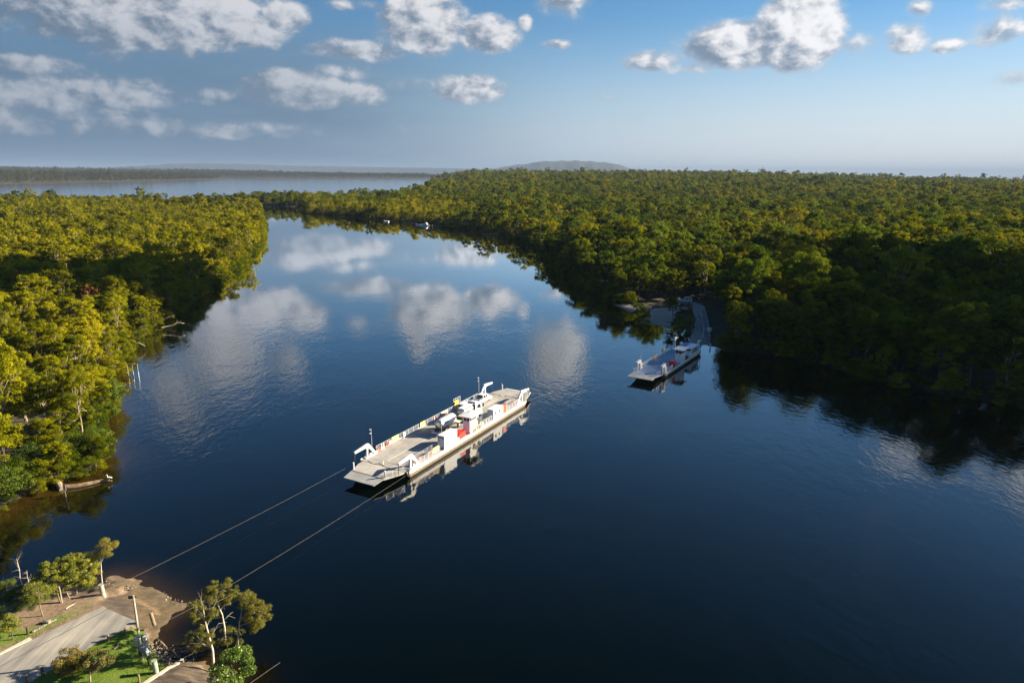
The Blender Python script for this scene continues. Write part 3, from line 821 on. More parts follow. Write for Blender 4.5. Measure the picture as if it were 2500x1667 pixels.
CLEARINGS = [RAMP_EAST]
HOUSES = [at(1232, 528), at(1006, 511), at(1020, 507)]
def zone(d0, d1, sp, margin=41.0):
    rng = np.random.default_rng(int(d0) + 5)
    w = d1 * math.sin(R(margin))
    p = jitter(-w, w, d0 * 0.5, d1, sp, rng)
    d = np.hypot(p[:, 0], p[:, 1]); az = np.abs(np.degrees(np.arctan2(p[:, 0], p[:, 1])))
    p = p[(d >= d0) & (d < d1) & (az < margin)]
    s = sdf(p)
    k = s > np.where(np.hypot(p[:, 0], p[:, 1]) < 1300, 1.2, 4)
    for c in CLEARINGS:
        k &= sdf_one(p, c) < -1.5
    for hx, hy in HOUSES:
        k &= np.hypot(p[:, 0] - hx, p[:, 1] - hy) > 11
    p, s = p[k], s[k]
    return np.column_stack([p, land_h(p[:, 0], p[:, 1], s)]), s

rng = np.random.default_rng(3)
pn, snear = zone(60, 430, 6.7)
# western forest is lower than the eastern one
west = pn[:, 0] < 0
dist = np.hypot(pn[:, 0], pn[:, 1])
inview = np.abs(np.degrees(np.arctan2(pn[:, 0], pn[:, 1]))) < 37.2
# crowns nearest the camera, and the river edges in front of everything, show largest
rank = dist * np.where(snear < 9, 0.62, 1.0)
rank[~inview] += 1e6
order = np.argsort(rank)
single = order[:290]
def stand(x, y, s):
    """which stand a tree belongs to: a place one can find, and the group it shares"""
    if x < 0:
        if s < 11:
            if y < 120: return 'on the bank behind the fallen trunk', 'gum trees along the near west bank'
            if y < 175: return 'on the west bank beside the three piles', 'gum trees along the near west bank'
            if y < 260: return 'on the west bank by the bleached limbs', 'gum trees along the long west bank'
            return 'on the shaded upper west bank', 'gum trees along the long west bank'
        if y < 150: return 'inside the west forest behind the mangroves', 'gum trees inside the west forest'
        return 'inside the west forest behind the piles', 'gum trees inside the west forest'
    if s < 11:
        if y < 150: return 'on the dark east bank by the frame edge', 'gum trees on the dark east bank'
        if y < 200: return 'on the dark east bank beside the moored ferry', 'gum trees on the dark east bank'
        if y < 290: return 'on the east shore around the slipways', 'gum trees upstream of the east ramp'
        return 'on the dark east bank above the slipways', 'gum trees upstream of the east ramp'
    if y < 170: return 'inside the shaded forest by the frame edge', 'gum trees inside the east forest'
    if y < 225: return 'inside the forest beside the east ramp', 'gum trees inside the east forest'
    return 'inside the forest behind the parked van', 'gum trees inside the east forest'
def describe(k, h, x, y, s):
    form = 'round bushy' if k == 7 else 'broad spreading' if k == 8 else 'clump crowned'
    size = 'low' if h < 11.5 else 'tall' if h > 16.5 else 'middling'
    where, grp = stand(x, y, s)
    return '%s %s tree %s' % (size, form, where), grp
def add_tree(name, protos, k, loc, rz, s, label, cat='tree', group=None, sz=None):
    t = empty(name, loc, rz, label, cat, group)
    t.scale = (s, s, sz or s)
    tr, cr = protos[k % len(protos)]
    link(bpy.data.objects.new('trunk', tr), t)
    link(bpy.data.objects.new('crown', cr), t)
    return t
for i in single:
    x, y, z = pn[i]
    s = rng.choice([0.74, 0.9, 1.0, 1.15], p=[0.25, 0.35, 0.25, 0.15]) * rng.uniform(0.92, 1.08) * (0.76 if x < 0 else 1.0)
    if snear[i] < 4: s *= 0.8
    k = int(rng.integers(0, 9)); sz = s * rng.uniform(0.78, 1.2)
    lab, grp = describe(k, sz * (13, 21)[k - 7] if k > 6 else sz * 16, x, y, snear[i])
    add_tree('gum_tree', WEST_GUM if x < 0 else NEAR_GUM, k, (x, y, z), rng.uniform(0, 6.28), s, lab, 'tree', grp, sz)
rest = np.setdiff1d(np.arange(len(pn)), single)
mid_c = proto_collection('mid_gum', MID_GUM)
west_c = proto_collection('west_gum', WEST_MID)
far_c = proto_collection('far_gum', FAR_GUM)
bush_c = proto_collection('low_bush', BUSH_LOW)
rw, re_ = rest[west[rest]], rest[~west[rest]]
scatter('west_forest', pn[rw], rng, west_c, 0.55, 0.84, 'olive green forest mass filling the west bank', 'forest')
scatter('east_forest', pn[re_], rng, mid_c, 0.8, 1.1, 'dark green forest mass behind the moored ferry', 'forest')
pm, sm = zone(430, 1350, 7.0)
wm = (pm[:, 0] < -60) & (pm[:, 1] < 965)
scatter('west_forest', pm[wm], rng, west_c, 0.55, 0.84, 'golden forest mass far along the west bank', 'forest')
scatter('middle_forest', pm[~wm], rng, mid_c, 0.62, 1.0, 'forest lining the upper river reach below the lake', 'forest')
pf_, sf = zone(1350, 3000, 12.5)
scatter('distant_forest', pf_, rng, far_c, 0.95, 1.5, 'forest rising beyond the river to the horizon', 'forest')
pf_, sf = zone(3000, 9500, 30.0)
azd = np.degrees(np.arctan2(pf_[:, 0], pf_[:, 1]))
fs_ = (azd < -4.5) & (np.hypot(pf_[:, 0], pf_[:, 1]) > 3300)
grey_c = proto_collection('grey_gum', [remat(m_, M['haze_grey_leaf']) for m_ in FAR_GUM])
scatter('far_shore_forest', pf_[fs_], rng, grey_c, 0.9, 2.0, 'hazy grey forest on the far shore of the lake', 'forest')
scatter('far_shore_forest', pf_[~fs_ & (azd < 40)], rng, far_c, 1.2, 2.3, 'last forest before the sea horizon', 'forest')
# low growth along the waterline
pb, sb = zone(70, 900, 4.2)
kk = np.zeros(len(pb), dtype=bool)
pb2 = jitter(-420, 330, 80, 900, 4.0, np.random.default_rng(9))
sb2 = sdf(pb2)
ok = (sb2 > -0.4) & (sb2 < 7.5) & (np.abs(np.degrees(np.arctan2(pb2[:, 0], pb2[:, 1]))) < 42)
for c in CLEARINGS:
    ok &= sdf_one(pb2, c) < 0.5
pb2, sb2 = pb2[ok], sb2[ok]
scatter('undergrowth', np.column_stack([pb2, np.maximum(land_h(pb2[:, 0], pb2[:, 1], sb2), 0.0)]), rng, bush_c, 0.5, 1.3, 'low leafy growth crowding the river banks', 'undergrowth')

# ------------------------------------------------------------------ ferries
def empty_part(name, parent):
    o = bpy.data.objects.new(name, None); o.empty_display_size = 0.3
    return link(o, parent)

def wheel(parent, x, y, r, w, name='wheel'):
    """rubber tyre on a pale rim; y is the outer face"""
    s = 1 if w > 0 else -1
    t_ = MB().tube([(x, y - s * abs(w), r), (x, y, r)], r, 14).build(name, M['black'], parent)
    MB().tube([(x, y - s * 0.02, r), (x, y + s * 0.015, r)], r * 0.55, 10).build('rim', M['grey_metal'], t_)
    return t_

def railing(parent, pts, h=1.05, rails=4, sp=1.5, m=None, w=0.05, name='railing'):
    m = m or M['white']
    mb = MB()
    for a, b in zip(pts[:-1], pts[1:]):
        for k in range(rails):
            z = h * (k + 1) / rails
            mb.bar((a[0], a[1], a[2] + z), (b[0], b[1], b[2] + z), w if k == rails - 1 else w * 0.75)
    r = mb.build(name, m, parent)
    post = None
    for a, b in zip(pts[:-1], pts[1:]):
        a, b = Vector(a), Vector(b)
        n = max(1, int(round((b - a).length / sp)))
        for i in range(n + 1):
            p = a.lerp(b, i / n)
            if post is None:
                post = MB().box(-w * 0.6, w * 0.6, -w * 0.6, w * 0.6, 0, h + 0.02).build('post', m, r, loc=tuple(p))
            else:
                copy_part(post, r, tuple(p))
    return r

def plan_plate(pts, zf, th):
    """flat plate with plan outline pts; zf gives the top"""
    n = len(pts)
    vs = [(x, y, zf(x)) for x, y in pts] + [(x, y, zf(x) - th) for x, y in pts]
    fs = [tuple(range(n)), tuple(range(2 * n - 1, n - 1, -1))] + [(i, i + n, (i + 1) % n + n, (i + 1) % n) for i in range(n)]
    return MB().add(vs, fs)

def gantry(parent, u, v, d, zb, hgt=2.2, arm=3.3, th=0.27, back=2.4, m=None, boxy=False):
    m = m or M['white']
    X = lambda x: u + d * x
    mb = MB()
    def addp(pts, y0, y1):
        mb.prism([(X(x), zb + z) for x, z in pts], y0, y1)
    if boxy:
        addp([(-0.3, 0), (0.1, 0), (0.1, hgt), (-0.3, hgt)], v - th / 2, v + th / 2)
        addp([(1.5, 0.1), (1.75, 0.1), (1.75, hgt - 0.05), (1.5, hgt - 0.05)], v - th / 2, v + th / 2)
        addp([(-0.35, hgt - 0.42), (1.8, hgt - 0.42), (1.8, hgt), (-0.2, hgt + 0.28), (-0.35, hgt + 0.28)], v - th / 2 - 0.03, v + th / 2 + 0.03)
        addp([(-1.7, 0), (-1.35, 0), (-0.3, hgt - 0.3), (-0.3, hgt + 0.1)], v - th / 2 + 0.02, v + th / 2 - 0.02)
    else:
        addp([(0.0, 0), (0.32, 0), (0.22, hgt - 0.35), (-0.12, hgt - 0.35)], v - th / 2, v + th / 2)
        addp([(-back, 0), (-back + 0.38, 0), (-0.2, hgt - 0.4), (-0.6, hgt + 0.1)], v - th / 2 + 0.01, v + th / 2 - 0.01)
        addp([(-0.75, hgt - 0.1), (-0.25, hgt + 0.42), (0.5, hgt + 0.36), (arm, hgt + 0.02), (arm, hgt - 0.28), (0.55, hgt - 0.22), (0.2, hgt - 0.5), (-0.3, hgt - 0.5)], v - th / 2 - 0.03, v + th / 2 + 0.03)
        addp([(-back - 0.15, 0), (0.6, 0), (0.6, 0.14), (-back - 0.15, 0.14)], v - th / 2 - 0.1, v + th / 2 + 0.1)
    g = mb.build('ramp_gantry', m, parent)
    ax = arm - 0.12 if not boxy else 1.62
    MB().tube([(X(ax), v, zb + hgt - 0.25), (X(ax + 0.12), v, zb + 0.95)], 0.075, 6).tube([(X(ax + 0.12), v, zb + 0.95), (X(ax + 0.2), v, zb + 0.02)], 0.04, 6).build('hydraulic_ram', M['dark_metal'], g)
    return g

def lifebuoy(parent, u, v, z):
    return MB().torus((u, v, z), (0, 1, 0), 0.30, 0.085, 14, 6).build('lifebuoy', M['orange'], parent, True)

def notice(parent, u, v, z, w, h, m, label=None):
    b = MB().bbox(u - w / 2, u + w / 2, v - 0.03, v + 0.03, z, z + h, 0.02).build('notice_board', m, parent)
    if label: b['label'] = label
    return b

F1 = empty('cable_ferry', (-16.79, 107.14, 0), R(61.40), 'long white cable ferry crossing midstream with a tanker truck on its beige deck', 'ferry')
def ferry_one(f):
    D = 1.25
    MB().prism([(-1.3, 1.0), (-0.9, 0.35), (1.0, -0.6), (40.0, -0.6), (41.9, 0.35), (42.3, 1.0)], 0.15, 10.45).build('hull', M['hull_dark'], f)
    for s, v0, v1 in ((0, 0.0, 0.16), (1, 10.44, 10.6)):
        MB().bbox(-0.9, 41.9, v0, v1, 0.72, D + 0.1, 0.03).build('gunwale', M['white'], f)
        MB().box(-0.7, 41.7, v0 + 0.03, v1 - 0.03, 0.28, 0.72).build('rubbing_strake', M['ochre'], f)
    MB().box(-1.2, 42.2, 0.16, 10.44, 1.0, D).build('deck', M['deck'], f)
    MB().box(1.0, 40.0, 5.93, 6.05, D, D + 0.006).build('lane_line', M['line'], f)
    for u in (0.4, 9.6, 20.4, 31.3, 40.6):
        MB().box(u, u + 0.06, 1.95, 10.2, D, D + 0.004).build('deck_seam', M['seam'], f)
    # raised side walkway on the wheelhouse side
    MB().bbox(1.2, 40.0, 0.17, 1.75, D, D + 0.07, 0.02).build('side_walkway', M['deck'], f)
    for d, u0 in ((-1, -1.2), (1, 42.2)):
        z1 = 1.55 if d < 0 else 1.35
        sl = lambda x, u0=u0, z1=z1: D + (z1 - D) * min(1.0, abs(x - u0) / 4.4)
        ramp = plan_plate([(u0, 0.55), (u0 + d * 1.4, 0.75), (u0 + d * 4.4, 1.55), (u0 + d * 4.4, 8.3), (u0 + d * 1.4, 9.5), (u0, 9.7)], sl, 0.30).build('loading_ramp', M['deck'], f)
        flap = lambda x, u0=u0, z1=z1, d=d: z1 - 0.02 - 0.13 * (abs(x - u0) - 4.5)
        plan_plate([(u0 + d * 4.48, 1.5), (u0 + d * (6.7 if d < 0 else 5.3), 1.75), (u0 + d * (6.7 if d < 0 else 5.3), 8.1), (u0 + d * 4.48, 8.35)], flap, 0.12).build('ramp_flap', M['deck_grey'] if d < 0 else M['white'], ramp)
        MB().bar((u0 + d * 4.43, 1.55, z1 + 0.012), (u0 + d * 4.43, 8.3, z1 + 0.012), 0.09, 0.03).build('flap_hinge', M['seam'], ramp)
        MB().bar((u0 + d * 0.05, 0.6, D + 0.012), (u0 + d * 0.05, 9.6, D + 0.012), 0.09, 0.03).build('ramp_hinge', M['seam'], ramp)
        for v in (1.2, 9.05):
            p = MB().tube([(u0 + d * 3.8, v + (0.55 if v < 5 else -0.6), z1 - 0.1), (u0 + d * 3.8, v + (0.55 if v < 5 else -0.6), z1 + 1.15)], 0.13, 8).build('ramp_post', M['white'], ramp)
        railing(f, [(u0 + d * 0.2, 0.68, D), (u0 + d * 1.4, 0.85, D + 0.05), (u0 + d * 3.9, 1.55, z1 - 0.05)], 0.95, 3, 1.1, M['grey_metal'], 0.05)
        # chain laid across the ramp
        MB().tube([(u0 + d * -0.6, 9.2, D + 0.03), (u0 + d * 0.1, 7.4, D + 0.03), (u0 - d * 0.5, 6.2, D + 0.03), (u0 + d * 0.3, 4.2, D + 0.03), (u0 + d * 0.1, 2.0, D + 0.03)], 0.03, 5).build('chain', M['seam'], f)
        bg = [(u0 - d * 1.2, 6.6, D + 0.05), (u0 - d * 1.0, 6.0, D + 0.42), (u0 - d * 0.4, 5.6, D + 0.05)]
        MB().tube(bg, 0.05, 5).build('lifting_eye', M['cream'], f)
    for u, d in ((0.35, -1), (40.6, 1)):
        for v in (0.55, 10.0):
            g = gantry(f, u, v, d, D)
            MB().box(u - 0.9 * d - 0.3, u - 0.9 * d + 0.3, v - 0.1, v + 0.1, D, D + 0.55).build('winch_housing', M['cream'], g)
            lifebuoy(f, u - d * 2.9, v + (0.18 if v < 5 else -0.24), D + 0.62)
    # railings: far side, wheelhouse side and the inner lane rail
    railing(f, [(3.1, 10.3, D), (38.0, 10.3, D)], 1.1, 4, 1.6)
    railing(f, [(1.6, 0.28, D + 0.07), (8.6, 0.28, D + 0.07)], 1.05, 4, 1.2)
    railing(f, [(22.6, 0.28, D + 0.07), (27.1, 0.28, D + 0.07)], 1.05, 4, 1.1)
    railing(f, [(33.2, 0.28, D + 0.07), (38.6, 0.28, D + 0.07)], 1.05, 4, 1.2)
    railing(f, [(1.8, 1.85, D), (9.6, 1.85, D)], 1.1, 4, 1.4, M['grey_metal'])
    railing(f, [(22.4, 1.85, D), (27.0, 1.85, D)], 1.1, 4, 1.4, M['grey_metal'])
    railing(f, [(31.8, 1.85, D), (38.0, 1.85, D)], 1.1, 4, 1.4, M['grey_metal'])
    railing(f, [(28.6, 10.5, D + 1.1), (31.2, 10.5, D + 1.1)], 1.3, 3, 0.9)
    for u in (4.4, 5.0, 11.0, 11.4, 21.0, 27.3, 33.6, 34.6):
        MB().box(u - 0.11, u + 0.11, 10.12, 10.25, D, D + 1.0).build('rail_box', M['clean_white'], f)
    MB().box(6.6, 7.2, 10.1, 10.24, D + 0.25, D + 0.85).build('rail_box', M['white'], f)
    notice(f, 8.3, 10.12, D + 0.35, 2.0, 0.95, M['yellow'])
    notice(f, 17.0, 10.12, D + 0.35, 1.6, 0.95, M['yellow'])
    notice(f, 29.2, 10.12, D + 0.4, 1.7, 1.0, M['yellow'])
    notice(f, 7.6, 0.42, D + 0.4, 1.9, 0.95, M['yellow'])
    nb = notice(f, 24.6, 10.12, D + 0.3, 2.4, 0.85, M['cream'], 'cream notice board printed with orange figures')
    for k in range(5):
        MB().box(23.7 + 0.42 * k, 23.95 + 0.42 * k, 10.078, 10.088, D + 0.45 + 0.1 * (k % 2), D + 0.75 + 0.12 * (k % 3)).build('printed_mark', M['orange'], nb)
    lifebuoy(f, 6.0, 10.14, D + 0.55); lifebuoy(f, 5.6, 0.42, D + 0.6); lifebuoy(f, 21.6, 10.14, D + 0.55)
    # raised white bulwark beside the engine casing
    MB().box(9.6, 14.6, -0.05, 0.06, 0.75, 2.05).build('bulwark', M['clean_white'], f)
    # engine casing
    e = MB().bbox(10.0, 14.25, 0.2, 1.75, D + 0.25, D + 2.5, 0.05).build('engine_casing', M['clean_white'], f)
    MB().box(9.985, 9.999, 0.35, 1.62, D + 2.0, D + 2.25).build('vent_grille', M['grey_box'], e)
    MB().box(9.985, 9.999, 1.25, 1.5, D + 1.45, D + 1.75).build('vent_grille', M['grey_box'], e)
    for u in (10.2, 14.0):
        MB().box(u - 0.08, u + 0.08, 0.3, 1.65, D + 0.07, D + 0.25).build('casing_foot', M['grey_metal'], e)
    MB().tube([(11.2, 1.6, D + 2.5), (11.2, 1.6, D + 4.3)], 0.04, 6).build('exhaust_pipe', M['grey_metal'], e)
    # red locker with a sloping lid
    rl = MB().prism([(15.3, D + 0.07), (17.5, D + 0.07), (17.5, D + 0.85), (15.3, D + 0.85)], 0.45, 1.75).build('red_locker', M['red'], f)
    MB().prism([(15.25, D + 0.85), (17.55, D + 0.85), (17.3, D + 1.2), (15.5, D + 1.2)], 0.4, 1.8).build('lid', M['red'], rl)
    # wheelhouse tower
    w = empty_part('wheelhouse', f)
    MB().bbox(18.6, 21.0, 0.15, 1.7, D + 0.07, D + 2.55, 0.03).build('lower_wall', M['clean_white'], w)
    MB().box(18.66, 20.94, 0.21, 1.64, D + 2.55, D + 3.55).build('window_band', M['glass'], w)
    for u, v in ((18.62, 0.17), (18.62, 1.6), (20.9, 0.17), (20.9, 1.6), (19.4, 0.17), (20.15, 0.17), (18.62, 0.9)):
        MB().box(u, u + 0.08, v, v + 0.08, D + 2.55, D + 3.57).build('window_mullion', M['clean_white'], w)
    MB().add([(17.8, -0.65, D + 3.55), (22.0, -0.65, D + 3.55), (22.0, 2.35, D + 3.55), (17.8, 2.35, D + 3.55),
              (17.8, -0.65, D + 3.67), (22.0, -0.65, D + 3.67), (22.0, 2.35, D + 3.67), (17.8, 2.35, D + 3.67), (19.9, 0.85, D + 4.1)],
             [(3, 2, 1, 0), (0, 1, 5, 4), (1, 2, 6, 5), (2, 3, 7, 6), (3, 0, 4, 7), (4, 5, 8), (5, 6, 8), (6, 7, 8), (7, 4, 8)]).build('roof', M['clean_white'], w)
    MB().tube([(19.9, 0.85, D + 4.05), (19.9, 0.85, D + 5.2)], 0.03, 5).build('aerial', M['grey_metal'], w)
    st = MB()
    for k in range(9):
        st.box(21.1 + 0.1 * k, 21.45 + 0.1 * k, 0.35, 1.1, D + 2.5 - 0.28 * k, D + 2.55 - 0.28 * k)
    st.bar((21.05, 0.3, D + 2.55), (22.1, 0.3, D + 0.1), 0.05, 0.15).bar((21.05, 1.15, D + 2.55), (22.1, 1.15, D + 0.1), 0.05, 0.15)
    st.build('stair', M['cream'], w)
    railing(f, [(21.05, 0.28, D + 2.5), (22.0, 0.28, D + 2.5)], 1.0, 4, 0.5)
    MB().box(20.98, 22.05, 0.22, 1.7, D + 2.48, D + 2.54).build('landing', M['cream'], w)
    # cable wheels on the hull side
    for u in (20.0, 21.7):
        cw = MB().torus((u, -0.12, 1.75), (0, 1, 0), 0.52, 0.09, 18, 6).build('cable_wheel', M['cream'], f)
        sp = MB()
        for k in range(4):
            a = k * PI / 4
            sp.bar((u - 0.5 * math.cos(a), -0.12, 1.75 - 0.5 * math.sin(a)), (u + 0.5 * math.cos(a), -0.12, 1.75 + 0.5 * math.sin(a)), 0.05)
        sp.build('spoke', M['ochre'], cw)
    MB().box(18.6, 22.6, -0.04, 0.08, 0.8, 1.7).build('wheel_guard', M['cream'], f)
    for u in (-0.4, 41.5):
        MB().torus((u, 0.05, 1.1), (0, 1, 0), 0.42, 0.1, 16, 6).build('cable_wheel', M['ochre'], f)
    # pump room with two windows, and the orange locker panel
    p = MB().bbox(27.5, 31.2, 0.1, 1.55, D + 0.07, D + 2.15, 0.04).build('pump_room', M['clean_white'], f)
    for u in (28.5, 29.9):
        MB().box(u - 0.24, u + 0.24, 0.085, 0.099, D + 0.95, D + 1.6).build('window', M['glass'], p)
        MB().box(u - 0.3, u + 0.3, 0.06, 0.085, D + 0.88, D + 0.95).build('sill', M['grey_metal'], p)
    MB().box(27.485, 27.499, 0.5, 1.2, D + 0.2, D + 1.9).build('door', M['white'], p)
    ol = MB().bbox(31.75, 33.0, 0.1, 0.75, D + 0.1, D + 1.85, 0.04).build('orange_locker', M['orange_red'], f)
    for u in (31.62, 33.05):
        MB().box(u, u + 0.1, 0.1, 0.75, D + 0.07, D + 1.95).build('locker_frame', M['white'], ol)
    # light masts
    for u, v, h in ((2.2, 10.5, 4.7), (38.9, 10.5, 4.6), (46.0, 8.6, 1.6)):
        ms = MB().tube([(u, v, D), (u, v, D + h * 0.6), (u, v, D + h)], [0.07, 0.06, 0.04], 6).build('light_mast', M['grey_metal'], f)
        if h > 3:
            for z in (0.82, 0.97):
                MB().bar((u, v, D + h * z), (u - 0.28, v, D + h * z), 0.05).box(u - 0.4, u - 0.26, v - 0.05, v + 0.05, D + h * z - 0.02, D + h * z + 0.14).build('lamp', M['white'], ms)
    # oil tank, hose box and gear on the walkway
    for u, w_, h_ in ((22.9, 0.5, 0.6), (23.8, 0.6, 0.45), (25.2, 0.45, 0.7), (26.1, 0.5, 0.5), (15.0, 0.35, 0.6)):
        MB().bbox(u, u + w_, 0.5, 1.1, D + 0.07, D + 0.07 + h_, 0.03).build('gear_box', M['grey_box'] if w_ < 0.55 else M['cream'], f)

ferry_one(F1)

def on(f, u, v, z):
    return tuple(f.matrix_basis @ Vector((u, v, z)))
bpy.context.view_layer.update()
F1_RZ = R(61.40)

# the yellow raft canister on its cradle, resting on the ferry rail
raft = empty('life_raft', on(F1, 29.3, 10.35, 2.4), F1_RZ, 'yellow life raft canister in a white cradle at the long ferry rail', 'life raft')
MB().tube([(-0.8, 0, 0.42), (-0.7, 0, 0.42), (0.7, 0, 0.42), (0.8, 0, 0.42)], [0.2, 0.36, 0.36, 0.2], 12).build('canister', M['bright_yellow'], raft, True)
MB().bar((-0.5, -0.3, 0.0), (-0.5, 0.3, 0.0), 0.08).bar((0.5, -0.3, 0.0), (0.5, 0.3, 0.0), 0.08).bar((-0.8, 0, -0.02), (0.8, 0, -0.02), 0.08).build('cradle', M['white'], raft)

# ------------------------------------------------------------------ vehicles on the ferry
def tank_shell(parent, x0, x1, zc, r, m):
    e = 0.22
    return MB().tube([(x0 - e, 0, zc), (x0 - e * 0.6, 0, zc), (x0, 0, zc), (x1, 0, zc), (x1 + e * 0.6, 0, zc), (x1 + e, 0, zc)], [r * 0.45, r * 0.85, r, r, r * 0.85, r * 0.45], 22).build('tank', m, parent, True)

def tank_trailer():
    t = empty('tank_trailer', on(F1, 14.6, 5.15, 1.256), F1_RZ, 'stainless tank trailer with blue printed side behind the tanker truck', 'trailer')
    tk = tank_shell(t, 0.75, 5.6, 2.05, 0.93, M['steel'])
    # printed white skin wrapped round the camera-side flank
    vs = []
    for i in range(11):
        a = R(95 - 13.0 * i)      # up over the top, then down the flank
        for x in (0.95, 5.5):
            vs.append((x, -0.945 * math.cos(a), 2.05 + 0.945 * math.sin(a)))
    fs = [(2 * i, 2 * i + 1, 2 * i + 3, 2 * i + 2) for i in range(10)]
    MB().add(vs, fs).build('printed_skin', M['clean_white'], tk, True)
    def onflank(x0, x1, a0, a1, m, name='printed_mark'):
        q = []
        for x, a in ((x0, a0), (x1, a0), (x1, a1), (x0, a1)):
            q.append((x, -0.962 * math.cos(R(a)), 2.05 + 0.962 * math.sin(R(a))))
        MB().add(q, [(0, 1, 2, 3)]).build(name, m, tk)
    for k, (x0, x1) in enumerate(((1.1, 1.5), (1.6, 2.0), (2.1, 2.42), (2.5, 2.85))):
        onflank(x0, x1, 62, 76, M['pale_blue'])
    for k in range(6):
        onflank(1.5 + 0.24 * k, 1.72 + 0.24 * k, 4 + 3 * (k % 2), 26 + 5 * (k % 3), M['blue_print'])
    onflank(1.6, 2.95, 30, 42, M['pale_blue'])
    for k in range(7):
        onflank(3.5 + 0.2 * k, 3.66 + 0.2 * k, 24, 31 + 2 * (k % 2), M['blue_print'])
    MB().box(1.0, 5.5, -0.97, -0.9, 1.32, 1.42).build('side_rail', M['steel'], t)
    MB().bbox(1.2, 5.4, -0.3, 0.3, 2.95, 3.08, 0.04).build('walkway', M['grey_metal'], tk)
    MB().box(0.3, 6.6, -0.45, 0.45, 0.72, 1.0).build('chassis', M['dark_metal'], t)
    b = MB().bbox(0.0, 0.3, -1.15, 1.15, 0.45, 0.72, 0.03).build('rear_bumper', M['clean_white'], t)
    for y in (-1.12, 0.62):
        MB().box(-0.02, 0.1, y, y + 0.5, 0.72, 1.12).build('lamp_panel', M['white'], b)
        MB().box(-0.035, -0.021, y + 0.12, y + 0.34, 0.82, 1.0).build('tail_lamp', M['orange_red'], b)
    MB().box(5.75, 7.0, -1.1, 1.1, 1.02, 1.14).build('dolly_platform', M['line'], t)
    MB().bar((6.9, 0, 0.8), (8.9, 0, 0.75), 0.14).build('drawbar', M['dark_metal'], t)
    for x in (1.6, 2.75, 6.3):
        wheel(t, x, -1.15, 0.5, -0.3); wheel(t, x, 1.15, 0.5, 0.3)
    return t
tank_trailer()

def tanker_truck():
    t = empty('tanker_truck', on(F1, 22.6, 5.0, 1.256), F1_RZ, 'white cabbed milk tanker truck with steel tank beside the wheelhouse', 'truck')
    tk = tank_shell(t, 0.5, 3.6, 2.05, 0.98, M['steel'])
    MB().box(0.30, 0.5, -1.05, 1.05, 1.12, 1.28).build('hazard_stripe', M['bright_yellow'], t)
    MB().box(0.35, 4.0, -0.62, 0.62, 2.96, 3.05).build('walkway', M['clean_white'], tk)
    MB().box(0.2, 6.6, -0.45, 0.45, 0.72, 1.0).build('chassis', M['dark_metal'], t)
    cab = MB().prism([(4.3, 0.75), (6.7, 0.75), (6.75, 1.75), (6.45, 2.85), (6.1, 3.0), (4.3, 3.0)], -1.12, 1.12, lambda z: 0.12 * max(0, z - 1.7)).build('cab', M['clean_white'], t)
    MB().prism([(4.4, 3.0), (5.7, 3.0), (4.7, 3.42), (4.4, 3.42)], -0.9, 0.9).build('wind_deflector', M['clean_white'], cab)
    MB().box(4.28, 4.299, -0.9, 0.9, 1.95, 2.6).build('rear_window', M['glass'], cab)
    for s in (-1, 1):
        MB().add([(5.0, s * 1.125, 1.85), (6.3, s * 1.125, 1.85), (6.1, s * 1.045, 2.6), (5.0, s * 1.045, 2.6)], [(0, 1, 2, 3)]).build('side_window', M['glass'], cab)
        MB().bar((6.4, s * 1.1, 2.5), (6.6, s * 1.5, 2.5), 0.05).box(6.5, 6.64, s * 1.5 - 0.12, s * 1.5 + 0.12, 1.9, 2.6).build('mirror', M['black'], cab)
    MB().add([(6.77, -0.98, 1.8), (6.77, 0.98, 1.8), (6.5, 0.88, 2.75), (6.5, -0.88, 2.75)], [(0, 1, 2, 3)]).build('windscreen', M['glass'], cab)
    MB().box(6.72, 6.95, -1.15, 1.15, 0.45, 0.85).build('front_bumper', M['grey_metal'], t)
    for x in (1.2, 2.4, 5.6):
        wheel(t, x, -1.15, 0.5, -0.3); wheel(t, x, 1.15, 0.5, 0.3)
tanker_truck()

